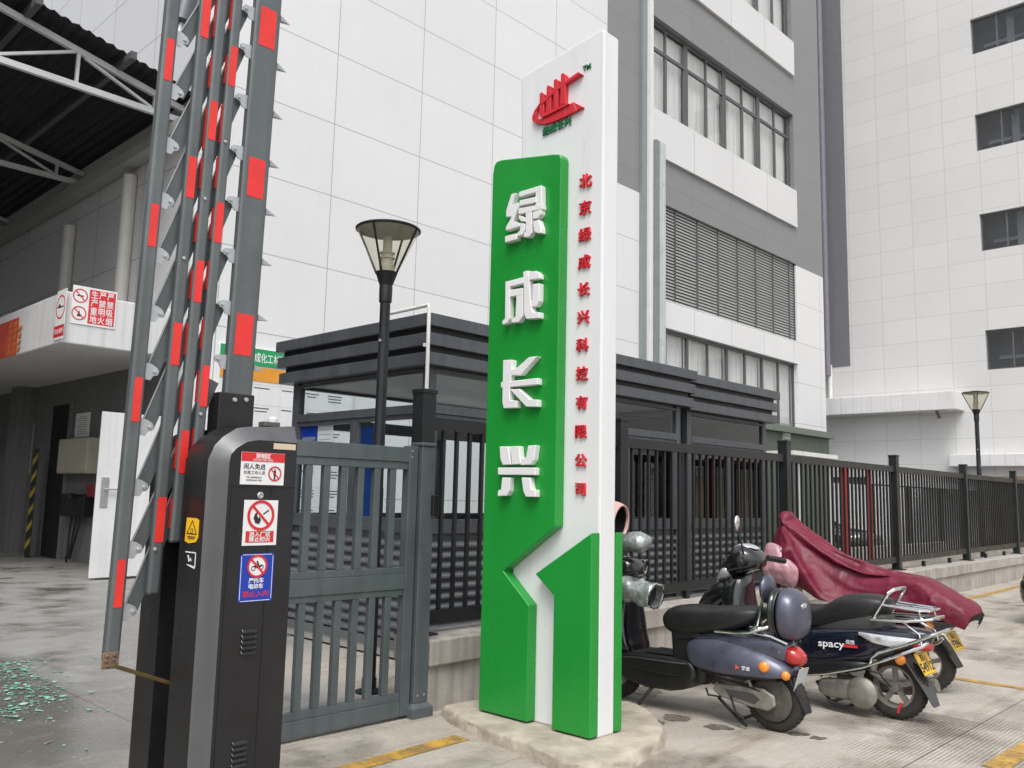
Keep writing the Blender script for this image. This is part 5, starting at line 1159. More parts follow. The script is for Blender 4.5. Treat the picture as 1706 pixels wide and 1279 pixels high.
def scooter_a(label, X0, Y0, paint, front, badge=True, group=None, extras=True, rot=0.):
    th = thing("electric_scooter", label, "scooter", (X0, Y0, 0), group, local=True, rot=rot)
    wheel(th, 0, .205, .048, .125); wheel(th, 1.26, .205, .042, .125, "wheel")
    # tail cowl
    prof = [(-.94, 0), (-.985, .10), (-1.0, .28), (-.985, .46), (-.90, .66), (-.76, .84), (-.56, .96), (-.25, 1.0)]
    prof = prof + [(-a_, b_) for a_, b_ in reversed(prof)]
    rings = []
    for y, z0, z1, hx in ((.592, .43, .53, .120), (.58, .385, .548, .150), (.545, .345, .562, .172), (.48, .325, .574, .187), (.36, .318, .578, .196), (.22, .320, .562, .196), (.08, .328, .528, .184), (-.03, .336, .485, .162), (-.10, .345, .445, .130), (-.15, .358, .405, .085)):
        rings.append([Vector((hx * a_, y, z0 + (z1 - z0) * b_)) for a_, b_ in prof])
    sub(MB().loft(rings).build("tail_cowl", paint, th, smooth=True, angle=62))
    sub(hump([vr(.54, .44, .59, .12, 3), vr(.40, .42, .605, .145, 3), vr(.20, .42, .612, .140, 3), vr(.04, .42, .605, .120, 3), vr(-.08, .425, .588, .098, 2.8), vr(-.14, .44, .572, .07, 2.6)]).build("tail_top", paint, th, smooth=True, angle=80))
    hump([vr(.50, .30, .335, .13, 4), vr(.2, .30, .34, .14, 4), vr(-.06, .32, .36, .11, 4)]).build("under_cowl", BLACKP, th, smooth=True)
    if badge:
        f = Fr((-.2045, .17, .385), (0, -1, 0), (0, 0, 1)); a_ = math.radians(0)
        f = Fr((-.1925, .155, .392), (.10, -1, 0), (-.02, 0, 1))
        o = disc(f, -.015, 0, .018, .002, .0005, n=3).build("badge", mat("badge_red", (.75, .10, .06), .4), th); text("雅迪", .028, f, .045, 0, .002, PAPER, th, "badge_lettering", bold=.015, c=.0005)
    # black centre: box under the seat, floor, leg shield
    sub(hump([rg(.56, .20, 0, .14, .13, 5), rg(.575, .30, 0, .14, .14, 5), rg(.595, .42, 0, .14, .125, 5), rg(.60, .54, 0, .145, .13, 5), rg(.60, .66, 0, .14, .14, 4)]).build("seat_box", BLACKP, th, smooth=True, angle=60))
    o = MB().prism([(-.172, y, z) for y, z in ((1.22, .26), (1.17, .335), (1.06, .366), (.86, .372), (.66, .376), (.54, .372), (.50, .33), (.50, .255), (.60, .175), (.70, .150), (.90, .142), (1.06, .165), (1.17, .205))], (.344, 0, 0)).build("footboard", BLACKP, th, bevel=.035, seg=4, smooth=True, angle=50)
    for s in (-1, 1): MB().tube([(s * .172, .56, .352), (s * .174, .70, .345), (s * .174, 1.0, .338), (s * .165, 1.14, .318)], .006, 6).build("floor_trim", mat("trim_grey", (.06, .06, .062), .35), th, smooth=True)
    MB().add([(x, y, .3835 + .0008 * math.sin(y * 90)) for y in (.64, .72, .8, .88, .96) for x in (-.12, .12)], [(0, 1, 3, 2), (2, 3, 5, 4), (4, 5, 7, 6), (6, 7, 9, 8)]).build("floor_mat", SEATM, th)
    sub(hump([rg(1.08, .33, 20, .15, .055, 3.5), rg(1.13, .42, 15, .165, .055, 3.5), rg(1.155, .56, 10, .165, .055, 3.5), rg(1.17, .70, 5, .14, .06, 3), rg(1.165, .82, 0, .10, .06, 3), rg(1.15, .90, 0, .07, .055, 3)]).build("leg_shield", front, th, smooth=True, angle=60))
    # front fork, mudguard, steering head
    MB().tube([(0, 1.14, .92), (0, 1.22, .55), (0, 1.25, .40)], .03).build("steering_tube", BLACKP, th, smooth=True)
    mb = MB()
    for s in (-1, 1): mb.tube([(s * .06, 1.22, .46), (s * .065, 1.26, .205)], .018)
    mb.build("fork", MOTOR, th, smooth=True)
    rings = []
    for k in range(9):
        g = math.radians(15 + k * 17); rings.append([Vector((x, 1.26 + math.cos(g) * r_, .205 + math.sin(g) * r_)) for x, r_ in ((-.07, .215), (-.055, .24), (0, .25), (.055, .24), (.07, .215), (.055, .23), (0, .24), (-.055, .23))])
    MB().loft(rings).build("front_mudguard", front, th, smooth=True, angle=70)
    # seat
    sub(hump([vr(.815, .60, .645, .08, 2.4), vr(.785, .545, .685, .13, 2.8), vr(.72, .515, .722, .155, 3), vr(.60, .515, .738, .160, 3.2), vr(.48, .535, .733, .162, 3.2), vr(.38, .565, .745, .166, 3.2), vr(.22, .61, .766, .158, 3.2), vr(.12, .66, .770, .135, 2.8), vr(.06, .70, .755, .085, 2.4)]).build("seat", SEATM, th, smooth=True, angle=80))
    # grab rail, back pad, top box
    mb = MB()
    for s in (-1, 1):
        mb.tube([(s * .14, .36, .592), (s * .15, .20, .60), (s * .15, .10, .615), (s * .14, .02, .645), (s * .10, -.03, .665), (0, -.05, .668)], .011)
        mb.tube([(s * .13, .12, .612), (s * .125, .06, .66), (s * .09, .055, .74), (s * .055, .055, .82)], .010)
        mb.tube([(s * .11, .10, .61), (s * .10, -.02, .60), (s * .09, -.13, .565)], .009)
    mb.build("grab_rail", CHROME, th, smooth=True)
    MB().ball((0, .045, .885), (.10, .036, .095), 20, 12).build("back_pad", paint, th, smooth=True)
    sub(hump([rg(-.01, .745, 90, .13, .12, 2.4), rg(-.02, .745, 90, .165, .160, 2.4), rg(-.075, .745, 90, .170, .165, 2.4)]).build("top_box", GLOSSBLK, th, smooth=True, angle=60))
    lid = sub(hump([rg(-.077, .745, 90, .172, .167, 2.4), rg(-.10, .745, 90, .174, .168, 2.4), rg(-.15, .74, 90, .166, .158, 2.4), rg(-.19, .735, 90, .145, .136, 2.4), rg(-.205, .733, 90, .10, .09, 2.3), rg(-.213, .732, 90, .03, .03, 2)]).build("box_lid", paint, th, smooth=True, angle=70))
    MB().lathe([(.18, -.005), (.183, 0), (.18, .005)], (0, -.077, .745), (0, -1, 0), 36).build("lid_seam", BLACKP, lid, smooth=True)
    MB().ball((0, -.198, .80), (.05, .02, .022), 14, 8).build("box_latch", CHROME, lid, smooth=True)
    # lamps
    sub(hump([vr(-.02, .50, .58, .09, 2.6), vr(-.065, .45, .578, .100, 2.6), vr(-.088, .43, .57, .097, 2.6)]).build("tail_reflector", CLEARL, th, smooth=True))
    sub(hump([vr(-.085, .43, .565, .094, 2.6), vr(-.15, .42, .545, .084, 2.6), vr(-.21, .435, .50, .05, 2.4)]).build("tail_lamp", REDLAMP, th, smooth=True))
    for s in (-1, 1):
        disc_lens(th, (s * .163, -.005, .415), (s, -.35, .15), .031, ORANGE, "turn_signal"); disc_lens(th, (s * .112, -.125, .372), (s, -.7, 0), .026, ORANGE, "side_reflector")
    hump([rg(-.10, .40, 0, .06, .02, 3), rg(-.13, .33, 15, .065, .015, 4), rg(-.19, .22, 25, .06, .012, 4), rg(-.215, .15, 30, .045, .01, 4)]).build("rear_mudguard", BLACKP, th, smooth=True, angle=60)
    f = Fr((0, -.172, .345), (1, 0, 0), (0, -.30, .95)); plate(f, .13, .15, .004, r=.01).build("rear_plate_holder", mat("grey_plate", (.50, .52, .52), .35), th, bevel=.001)
    # motor side, swing arm, shocks, stands
    for s, nm in ((-1, "motor_cover"),):
        pts = [(.40, .205), (.375, .25), (.16, .265), (.04, .27), (-.04, .235), (-.05, .175), (0, .135), (.12, .14), (.34, .165)]
        MB().prism([(s * .085, y, z) for y, z in pts], (s * .03, 0, 0)).build(nm, MOTOR, th, bevel=.012, seg=3)
        MB().prism([(s * .1155, y, z) for y, z in ((.30, .225), (.10, .23), (.05, .20), (.09, .165), (.28, .19))], (s * .004, 0, 0)).build("cover_inset", mat("dark_aluminium", (.10, .095, .09), .5, metal=.5), th, bevel=.002)
        MB().lathe([(.135, .0), (.14, .01), (.115, .02), (.09, .018), (.05, .03), (0, .03)], (s * .05, 0, .205), (s, 0, 0), 32).build("hub_drum", mat("hub_brown", (.10, .09, .078), .6, metal=.4, var=.4, scale=20), th, smooth=True)
    MB().box(.06, .085, .0, .40, .19, .24).build("swing_arm", MOTOR, th, bevel=.006)
    for s in (-1, 1):
        mb = MB().tube([(s * .10, .12, .26), (s * .105, .20, .46)], .012)
        p0, p1 = Vector((s * .10, .135, .29)), Vector((s * .105, .195, .44)); pts = []
        ax_ = (p1 - p0).normalized(); u = ax_.orthogonal().normalized(); v = ax_.cross(u)
        for k in range(61): t = k / 60; g = t * 2 * math.pi * 6; pts.append(p0.lerp(p1, t) + (u * math.cos(g) + v * math.sin(g)) * .026)
        mb.tube(pts, .005, 5); mb.build("shock_absorber", MOTOR, th, smooth=True)
    MB().tube([(-.14, .86, .15), (-.20, .90, .07), (-.235, .93, .008)], .012).build("side_stand", BLACKP, th, smooth=True)
    mb = MB(); mb.tube([(-.1, .36, .16), (-.12, .20, .05), (-.125, .14, .02)], .011); mb.tube([(.1, .36, .16), (.12, .20, .05), (.125, .14, .02)], .011); mb.tube([(-.12, .20, .05), (.12, .20, .05)], .011); mb.tube([(-.12, .26, .19), (-.13, .22, .10), (-.13, .16, .06)], .008)
    mb.build("centre_stand", BLACKP, th, smooth=True)
    for c_ in ([(-.10, .40, .24), (-.125, .34, .29), (-.12, .22, .28), (-.11, .05, .25)], [(-.09, .46, .20), (-.13, .42, .17), (-.12, .33, .17)]): MB().tube(c_, .0065, 6).build("cable", BLACKP, th, smooth=True)
    mb = MB(); mb.tube([(-.178, .60, .268), (-.18, .80, .262), (-.178, 1.0, .268), (-.16, 1.10, .28)], .004, 5); mb.tube([(-.145, .66, .505), (-.150, .40, .56), (-.14, .16, .612)], .004, 5); mb.build("panel_gaps", VOID, th)
    # handlebar, head, mirrors
    MB().tube([(-.30, .88, .93), (-.2, 1.0, .96), (0, 1.15, .97), (.2, 1.22, .98), (.33, 1.24, .97)], .014).build("handlebar", BLACKP, th, smooth=True)
    sub(hump([rg(1.06, .94, 80, .06, .05, 2.6), rg(1.12, .95, 85, .12, .075, 2.8), rg(1.20, .95, 95, .13, .08, 2.8), rg(1.28, .93, 105, .10, .065, 2.6), rg(1.32, .915, 105, .05, .04, 2.2)]).build("head_cowl", front, th, smooth=True, angle=80))
    MB().ball((0, 1.30, .92), (.075, .04, .055), 16, 10).build("headlight", CLEARL, th, smooth=True)
    return th
def crumple(o, s, sc):
    """real crumpling: push vertices along their normals with value noise"""
    from mathutils import noise
    me = o.data
    for v in me.vertices: v.co += v.normal * (noise.noise(v.co * sc) * s + abs(noise.noise(v.co * sc * 2.3)) * s * .6)
    return o
def dense(a, b, n, fn):
    return [fn(a + (b - a) * i / n) for i in range(n + 1)]
SA = scooter_a("purple grey electric scooter with a rear top box and silver handlebar muffs, nearest the pylon", 5.38, 2.76, PURPLE, GLOSSBLK, group="scooters parked before the fence")
def muff(p0, p1, ra, rb):
    """padded handlebar sleeve from the bar (p0) to its open cuff (p1)"""
    p0, p1 = Vector(p0), Vector(p1); d = (p1 - p0).normalized(); u = d.orthogonal().normalized(); v = d.cross(u); gs = [2 * math.pi * k / 36 for k in range(36)]
    rings = dense(0, 1, 20, lambda t: [p0.lerp(p1, t) + (u * math.cos(g) * (1 + .22 * t) + v * math.sin(g) * (1 - .14 * t) + v * .12 * math.sin(3 * g + 4 * t) * t) * ((ra + (rb - ra) * min(1, t * 1.25)) * (.55 + .45 * min(1, t * 6))) for g in gs])
    o = MB().loft(rings, cap=False).build("handlebar_muff", SILVER, SA, smooth=True, angle=180); crumple(o, .022, 14); crumple(o, .010, 38); s_ = o.modifiers.new("thick", 'SOLIDIFY'); s_.thickness = .004
    MB().lathe([(rb * .99, -.004), (rb * 1.03, .002), (rb * .99, .010)], p1, d, 28).build("muff_rim", LINING, o, smooth=True)
    MB().lathe([(.0, 0), (rb * .95, 0)], p1 - d * .06, d, 24).build("muff_lining", LINING, o)
    return o
muff((-.25, 1.13, .845), (-.29, .73, .79), .072, .078); muff((.24, 1.42, .96), (.29, 1.23, .925), .05, .055)
rings = [[Vector((-.04 + r * math.cos(g), 1.22 - .24 * t, 1.14 + r * .8 * math.sin(g))) for g in [2 * math.pi * k / 24 for k in range(24)]] for t, r in ((0, .03), (.1, .06), (.4, .085), (.75, .09), (1, .06))]
o = MB().loft(rings).build("silver_cover", SILVER, SA, smooth=True, angle=180); crumple(o, .016, 22)
# pink helmet hung on the handlebar: open shell, dark inside
hm = thing("helmet", "pale pink open helmet with dark lining resting above the silver handlebar muffs", "helmet", (5.36, 4.02, 1.18))
hc = Vector((5.34, 4.06, 1.285)); ax_ = Vector((.20, -.95, -.12)).normalized(); u = ax_.orthogonal().normalized(); v = ax_.cross(u)
rings = []
for k in range(13):
    t = math.radians(8 + k * 9.2); rings.append([hc + ax_ * (-math.cos(t) * .17) + (u * math.cos(g) + v * math.sin(g)) * math.sin(t) * .152 for g in [2 * math.pi * j / 28 for j in range(28)]])
o = MB().loft(rings, cap=False).build("helmet_shell", PINK, hm, smooth=True, angle=180); s_ = o.modifiers.new("thick", 'SOLIDIFY'); s_.thickness = .012
rings = [[hc + ax_ * (-math.cos(t) * .15) + (u * math.cos(g) + v * math.sin(g)) * math.sin(t) * .136 for g in [2 * math.pi * j / 24 for j in range(24)]] for t in [math.radians(8 + k * 9.4) for k in range(12)]]
MB().loft(rings, cap=False).build("helmet_lining", LINING, hm, smooth=True, angle=180)
MB().tube([hc + ax_ * .02 + u * .12, hc + ax_ * .08 + Vector((0, 0, -.16)), hc + ax_ * .0 + Vector((0, .02, -.26))], .008, 6).build("chin_strap", LINING, hm, smooth=True)
# ---- navy petrol scooter
def scooter_b(label, X0, Y0):
    th = thing("petrol_scooter", label, "scooter", (X0, Y0, 0), "scooters parked before the fence", local=True)
    wheel(th, 0, .215, .052, .14, spokes=5); wheel(th, 1.27, .215, .048, .14)
    sub(hump([vr(.68, .22, .52, .14, 3.2), vr(.60, .23, .575, .17, 3.4), vr(.42, .27, .60, .182, 3.4), vr(.22, .33, .615, .178, 3.2), vr(.05, .39, .625, .160, 3), vr(-.10, .455, .63, .125, 2.8), vr(-.20, .51, .625, .085, 2.6), vr(-.27, .545, .61, .04, 2.3)]).build("body_panel", NAVY, th, smooth=True, angle=80))
    sub(hump([vr(.74, .20, .31, .15, 4), vr(.60, .20, .315, .187, 4), vr(.40, .245, .365, .192, 4), vr(.22, .285, .385, .182, 4), vr(.10, .33, .37, .14, 3)]).build("lower_panel", BLACKP, th, smooth=True, angle=70))
    f = Fr((-.184, .37, .455), (0, -1, .05), (.08, .05, 1)); text("spacy", .070, f, 0, 0, .002, PAPER, th, "badge_lettering", bold=.012, c=.001, sx=1.25)
    f2 = Fr((-.182, .235, .497), (0, -1, .05), (.08, .05, 1)); text("优悦", .032, f2, 0, 0, .002, PAPER, th, "badge_lettering", bold=.01, c=.001); plate(f2, .10, .018, .0015, a=0, b=-.028, c=.0).build("badge_stripe", SIGNRED, th)
    # seat
    sub(hump([vr(.86, .58, .63, .08, 2.4), vr(.80, .53, .685, .14, 3), vr(.68, .53, .705, .165, 3.4), vr(.52, .55, .712, .172, 3.6), vr(.44, .57, .725, .172, 3.6), vr(.36, .59, .79, .168, 3.4), vr(.28, .61, .818, .165, 3.4), vr(.15, .645, .828, .155, 3.2), vr(.06, .685, .82, .135, 3), vr(.0, .72, .795, .09, 2.4)]).build("seat", SEATM, th, smooth=True, angle=80))
    sub(hump([vr(.62, .50, .62, .15, 4), vr(.30, .53, .69, .155, 4), vr(.08, .57, .72, .135, 4), vr(.0, .60, .70, .09, 3)]).build("seat_base", mat("seat_base_grey", (.05, .05, .052), .45), th, smooth=True))
    # floor, leg shield, front
    sub(hump([vr(.66, .18, .31, .15, 4), vr(.80, .16, .30, .18, 5), vr(1.0, .165, .30, .17, 5), vr(1.10, .18, .36, .15, 4)]).build("footboard", BLACKP, th, smooth=True, angle=60))
    sub(hump([rg(1.06, .32, 25, .16, .07, 3.4), rg(1.13, .48, 20, .19, .085, 3.4), rg(1.19, .66, 15, .19, .10, 3.2), rg(1.21, .80, 5, .15, .115, 3), rg(1.19, .90, 0, .10, .10, 3)]).build("leg_shield", GLOSSBLK, th, smooth=True, angle=60))
    sub(hump([rg(1.56, .50, 60, .05, .03, 2.4), rg(1.47, .60, 55, .13, .08, 2.8), rg(1.33, .72, 50, .175, .10, 2.8), rg(1.17, .82, 45, .15, .08, 2.8)]).build("front_apron", GLOSSBLK, th, smooth=True, angle=70))
    sub(hump([rg(.98, 1.0, 80, .08, .055, 2.6), rg(1.04, 1.01, 85, .15, .085, 2.8), rg(1.12, 1.01, 92, .18, .115, 2.8), rg(1.20, .985, 100, .175, .125, 2.8), rg(1.28, .94, 110, .13, .10, 2.6), rg(1.33, .90, 115, .06, .05, 2.2)]).build("head_cowl", GLOSSBLK, th, smooth=True, angle=80))
    sub(hump([rg(1.19, .905, 105, .180, .055, 2.6), rg(1.25, .90, 105, .172, .082, 2.6), rg(1.315, .87, 110, .125, .075, 2.6), rg(1.36, .85, 112, .06, .05, 2.3)]).build("headlight", CLEARL, th, smooth=True))
    sub(hump([rg(1.02, 1.085, 20, .05, .02, 2.4), rg(1.10, 1.12, 35, .09, .03, 2.6), rg(1.17, 1.10, 45, .08, .03, 2.6), rg(1.24, 1.05, 50, .03, .02, 2.2)]).build("dash_cowl", CLEARL, th, smooth=True))
    MB().tube([(-.33, 1.0, .995), (-.18, 1.08, 1.02), (.18, 1.08, 1.02), (.33, 1.0, .995)], .016).build("handlebar", BLACKP, th, smooth=True)
    for s in (-1, 1): MB().tube([(s * .36, .98, .985), (s * .22, 1.06, 1.01)], .024).build("grip", SEATM, th, smooth=True)
    for s in (-1, ):
        MB().tube([(s * .16, 1.06, 1.05), (s * .17, 1.08, 1.16), (s * .18, 1.10, 1.22)], .007).build("mirror_stalk", BLACKP, th, smooth=True)
        MB().ball((s * .185, 1.10, 1.285), (.036, .015, .062), 16, 10).build("mirror", CHROME, th, smooth=True)
    rings = []
    for k in range(9):
        g = math.radians(5 + k * 18); rings.append([Vector((x, 1.27 + math.cos(g) * r_, .215 + math.sin(g) * r_)) for x, r_ in ((-.08, .22), (-.06, .25), (0, .262), (.06, .25), (.08, .22), (.06, .24), (0, .25), (-.06, .24))])
    MB().loft(rings).build("front_mudguard", GLOSSBLK, th, smooth=True, angle=70)
    mb = MB()
    for s in (-1, 1): mb.tube([(s * .07, 1.2, .5), (s * .075, 1.27, .215)], .02)
    mb.build("fork", MOTOR, th, smooth=True)
    for k in range(4):
        a_ = -.12 + .08 * k; MB().tube([(a_ * 1.6, 1.02, 1.0), (a_ * 1.2, 1.20, 1.06 - .02 * k), (a_ * .6, 1.28, .86), (a_ * .3, 1.20, .70)], .006, 6).build("cable", BLACKP, th, smooth=True)
    for c_ in ([(-.10, .30, .28), (-.13, .20, .33), (-.12, .06, .30), (-.09, .0, .22)], [(-.12, .48, .22), (-.16, .40, .30), (-.14, .25, .27)]): MB().tube(c_, .0065, 6).build("cable", BLACKP, th, smooth=True)
    mb = MB(); mb.tube([(-.185, .66, .545), (-.187, .40, .572), (-.183, .20, .585), (-.165, .04, .60)], .0035, 5); mb.tube([(-.189, .66, .335), (-.190, .45, .345), (-.187, .25, .385), (-.17, .10, .40)], .0035, 5); mb.build("panel_gaps", VOID, th)
    # chrome guards and rack
    mb = MB()
    for s in (-1, 1):
        mb.tube([(s * .20, .70, .205), (s * .215, .40, .265), (s * .215, .14, .345), (s * .20, -.10, .455), (s * .17, -.24, .525), (s * .14, -.27, .555)], .0115)
        mb.tube([(s * .213, .10, .36), (s * .213, .075, .42), (s * .205, .03, .455), (s * .19, -.15, .53), (s * .165, -.30, .605), (s * .10, -.345, .63), (0, -.355, .635)], .0105)
        mb.tube([(s * .165, -.24, .525), (s * .15, -.22, .60), (s * .12, -.10, .665)], .008)
    mb.build("chrome_guards", CHROME, th, smooth=True)
    mb = MB()
    for s in (-1, 1):
        mb.tube([(s * .15, .10, .665), (s * .15, -.12, .675), (s * .145, -.25, .695), (s * .12, -.29, .705), (0, -.295, .708)], .011)
        mb.tube([(s * .15, .085, .67), (s * .14, -.02, .85), (s * .11, -.045, .875), (0, -.05, .88)], .012)
        mb.tube([(s * .145, .03, .77), (s * .145, -.22, .755), (s * .10, -.27, .755), (0, -.275, .755)], .009)
        mb.tube([(s * .05, .0, .762), (s * .05, -.27, .755)], .007); mb.tube([(s * .145, -.22, .755), (s * .145, -.23, .69)], .007)
    mb.build("luggage_rack", CHROME, th, smooth=True)
    # lamps, plate, tail
    for s in (-1, 1):
        mb = MB(); rings = []
        for y, z0, z1, x_ in ((.17, .552, .575, .176), (.08, .51, .572, .172), (-.03, .495, .568, .152), (-.12, .515, .566, .126), (-.19, .54, .562, .095)):
            rings.append([Vector((s * (x_ + dx), y, z)) for dx, z in ((0, z0), (.018, z0 + .006), (.021, (z0 + z1) / 2), (.012, z1), (-.02, z1), (-.02, z0))])
        mb.loft(rings).build("rear_indicator", CLEARL, th, smooth=True, angle=60)
        disc_lens(th, (s * .12, -.08, .415), (s, -.6, 0), .032, ORANGE, "side_reflector")
    sub(hump([vr(-.12, .49, .56, .11, 2.6), vr(-.20, .47, .55, .085, 2.6), vr(-.26, .48, .53, .04, 2.3)]).build("tail_lamp", REDLAMP, th, smooth=True))
    hump([rg(-.05, .44, 0, .09, .03, 3), rg(-.12, .38, 20, .10, .018, 4), rg(-.22, .22, 30, .09, .012, 4), rg(-.26, .13, 35, .06, .010, 4)]).build("rear_mudguard", mat("mudguard_grey", (.06, .06, .062), .5), th, smooth=True, angle=60)
    tilt = Vector((0, .47, .88)); number_plate(th, Fr((0, -.20, .395), (1, 0, 0), tilt), "苏L·J", "54912")
    # engine
    sub(hump([vr(.50, .12, .20, .03, 3, -.12), vr(.45, .09, .225, .045, 3, -.125), vr(.28, .095, .235, .05, 3.4, -.125), vr(.14, .10, .24, .05, 3, -.125), vr(.07, .12, .22, .035, 2.6, -.12)]).build("engine_case", MOTOR, th, smooth=True))
    MB().lathe([(.105, 0), (.105, .02), (.09, .035), (.04, .045), (0, .045)], (-.15, .17, .165), (-1, 0, 0), 28).build("engine_cover", MOTOR, th, smooth=True)
    mb = MB().box(.07, .11, -.02, .45, .16, .22); mb.tube([(-.07, .05, .26), (-.09, .12, .30), (-.10, .10, .40)], .03)
    mb.build("swing_arm", MOTOR, th, bevel=.01)
    MB().tube([(.15, .4, .18), (.16, .1, .17), (.165, -.1, .2), (.165, -.22, .23)], [.02, .05, .055, .045]).build("exhaust", MOTOR, th, smooth=True)
    mb = MB(); mb.tube([(-.1, .52, .18), (-.14, .40, .06), (-.15, .30, .04), (-.16, .24, .07)], .013); mb.tube([(.1, .52, .18), (.14, .40, .06), (.15, .34, .02)], .013); mb.tube([(-.14, .40, .06), (.14, .40, .06)], .012); mb.tube([(-.15, .62, .17), (-.19, .58, .08), (-.2, .55, .01)], .011)
    mb.build("centre_stand", BLACKP, th, smooth=True)
    MB().prism([(-.0555, -.02, .05), (-.0555, -.035, .05), (-.0555, -.06, .12), (-.0555, -.045, .125)], (.002, 0, 0)).build("red_tyre_mark", SIGNRED, th)
    return th
SB = scooter_b("navy black petrol scooter with chrome guards and luggage rack, between two others", 6.32, 2.35)
# ---- scooter under the maroon cover
tc = thing("covered_scooter", "scooter under a crumpled maroon rain cover, last of the row by the fence", "scooter", (7.45, 2.52, 0), "scooters parked before the fence", local=True)
wheel(tc, 0, .215, .052, .13); wheel(tc, 1.25, .215, .045, .13)
hump([vr(.65, .25, .56, .15, 3), vr(.40, .29, .60, .17, 3), vr(.10, .38, .60, .15, 3), vr(-.14, .47, .60, .10, 2.6), vr(-.24, .52, .59, .05, 2.4)]).build("body_panel", GLOSSBLK, tc, smooth=True)
hump([vr(.20, .545, .585, .165, 3), vr(.0, .55, .60, .155, 3), vr(-.15, .56, .615, .12, 2.8), vr(-.25, .58, .61, .06, 2.4)]).build("tail_panel", WHITE, tc, smooth=True)
hump([vr(.6, .17, .30, .16, 4), vr(1.05, .17, .30, .15, 4)]).build("footboard", BLACKP, tc, smooth=True)
hump([rg(1.06, .32, 15, .16, .06, 3.4), rg(1.14, .6, 10, .17, .07, 3.4), rg(1.15, .9, 0, .10, .07, 3)]).build("leg_shield", GLOSSBLK, tc, smooth=True)
mb = MB()
for s in (-1, 1): mb.tube([(s * .16, .2, .60), (s * .17, -.08, .61), (s * .14, -.22, .66), (s * .07, -.26, .68), (0, -.26, .68)], .010); mb.tube([(s * .07, 1.15, .5), (s * .07, 1.25, .215)], .018)
mb.build("rack", CHROME, tc, smooth=True)
hump([rg(-.06, .46, 0, .09, .03, 3), rg(-.14, .38, 20, .09, .018, 4), rg(-.24, .22, 30, .075, .012, 4)]).build("rear_mudguard", BLACKP, tc, smooth=True)
number_plate(tc, Fr((0, -.215, .41), (1, 0, 0), (0, .47, .88)), "苏L·J", "F396")
for s in (-1, 1): disc_lens(tc, (s * .13, -.07, .52), (s, -.6, 0), .034, ORANGE, "turn_signal")
from mathutils import noise as _ns
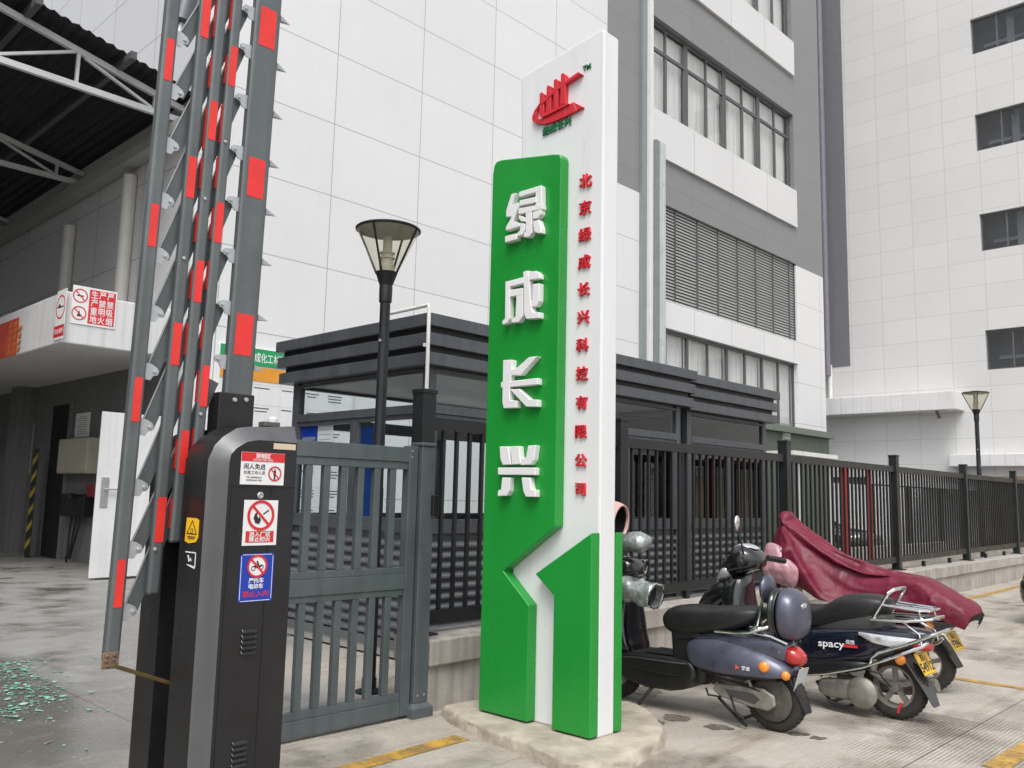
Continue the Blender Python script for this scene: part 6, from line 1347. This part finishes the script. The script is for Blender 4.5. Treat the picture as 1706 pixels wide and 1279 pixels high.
# the cover: a nylon sheet let fall over rough props standing where the machine is, settled by the cloth solver, then kept as a mesh
def drape(nx=54, ny=108, frames=75):
    props = []
    def prop(mb):
        o = mb.build("prop", None); o.modifiers.new("c", 'COLLISION'); c = o.collision; c.thickness_outer = .012; c.cloth_friction = 40; c.damping = .4; props.append(o)
    prop(MB().loft([vr(-.37, .56, .66, .12, 3), vr(-.33, .54, .70, .17, 3), vr(-.16, .50, .79, .20, 3), vr(-.04, .5, .855, .19, 3), vr(.05, .5, .875, .17, 3), vr(.4, .5, .86, .17, 3), vr(.62, .5, .80, .15, 3), vr(.72, .4, .70, .12, 3)]))
    prop(MB().loft([rg(.98, .35, 10, .18, .08, 3), rg(1.08, .75, 10, .19, .10, 3), rg(1.10, .98, 5, .17, .12, 3), rg(1.12, 1.10, 0, .10, .08, 3)]))
    prop(MB().tube([(-.36, .98, 1.03), (-.2, 1.08, 1.06), (.2, 1.08, 1.06), (.36, .98, 1.03)], .035, 10))
    prop(MB().tube([(0, 1.13, 1.28), (0, .90, 1.10), (0, .66, .93), (0, .45, .85)], [.035, .04, .06, .08], 10))
    prop(MB().tube([(-.05, 1.13, 1.05), (-.06, 1.14, 1.27)], [.05, .02], 10)); prop(MB().ball((-.06, 1.135, 1.31), (.075, .03, .045), 16, 10))
    vs = []
    for j in range(ny + 1):
        y = -.62 + 2.58 * j / ny; wd = float(np.interp(y, [-.7, -.3, .3, .7, 1.0, 1.3, 2.0], [.56, .72, 1.08, 1.42, 1.66, 1.5, 1.15]))
        for i in range(nx + 1): x = -wd / 2 + wd * i / nx; vs.append((x, y, 1.40 + .012 * _ns.noise(Vector((x * 5, y * 5, 0)))))
    fs = [(j * (nx + 1) + i, j * (nx + 1) + i + 1, j * (nx + 1) + i + nx + 2, j * (nx + 1) + i + nx + 1) for j in range(ny) for i in range(nx)]
    cl = MB().add(vs, fs).build("sheet", None); m_ = cl.modifiers.new("cloth", 'CLOTH'); c = m_.settings
    c.quality = 7; c.mass = .22; c.tension_stiffness = c.compression_stiffness = 18; c.shear_stiffness = 6; c.bending_stiffness = .04; c.air_damping = 2; c.tension_damping = c.compression_damping = 8
    k = m_.collision_settings; k.collision_quality = 3; k.distance_min = .008; k.use_self_collision = False; k.friction = 30
    SC.frame_start = 1; SC.frame_end = frames; m_.point_cache.frame_end = frames
    for f_ in range(1, frames + 1): SC.frame_set(f_)
    me = bpy.data.meshes.new_from_object(cl.evaluated_get(bpy.context.evaluated_depsgraph_get()))
    pts = [v.co.copy() for v in me.vertices]
    bpy.data.meshes.remove(me)
    for o in props + [cl]:
        d = o.data; bpy.data.objects.remove(o); bpy.data.meshes.remove(d)
    SC.frame_set(1); SC.frame_end = 1
    return [pts[j * (nx + 1):(j + 1) * (nx + 1)] for j in range(ny + 1)]
sheet = drape()
o = MB().loft(sheet, closed=False).build("rain_cover", MAROON, tc, smooth=True, angle=180); s_ = o.modifiers.new("thick", 'SOLIDIFY'); s_.thickness = .003; sub(o); crumple(o, .014, 6.5); crumple(o, .007, 15)
edge = sheet[0]; vs = list(edge) + [Vector((p.x * .97, p.y + .035, p.z - .055)) for p in edge]; n_ = len(edge)
MB().add(vs, [(k, k + 1, n_ + k + 1, n_ + k) for k in range(n_ - 1)]).build("cover_lining", LINING, o)
MB().ball((-.34, 1.08, 1.03), (.05, .085, .03), 14, 8).build("mirror", BLACKP, tc, smooth=True)
bg_ = thing("plastic_bag", "crumpled translucent pink plastic bag hanging on the front of the maroon covered scooter", "plastic bag", (7.1, 3.66, .8))
rings = [[Vector((7.10 + r * .75 * math.cos(g), 3.665 - .02 * k + r * 1.25 * math.sin(g), 1.10 - .052 * k)) for g in [2 * math.pi * j / 30 for j in range(30)]] for k, r in enumerate((.02, .05, .09, .115, .125, .12, .085, .03))]
o = MB().loft(rings).build("bag_film", BAGM, bg_, smooth=True, angle=180); sub(o, 1); crumple(o, .05, 9); crumple(o, .03, 21)
# opposite building of the passage: unseen, added out of frame on the left to shade the covered way
ow = thing("shade_building", "unseen grey building added across the covered passage to shade it", "building", (-10, 25, 0))
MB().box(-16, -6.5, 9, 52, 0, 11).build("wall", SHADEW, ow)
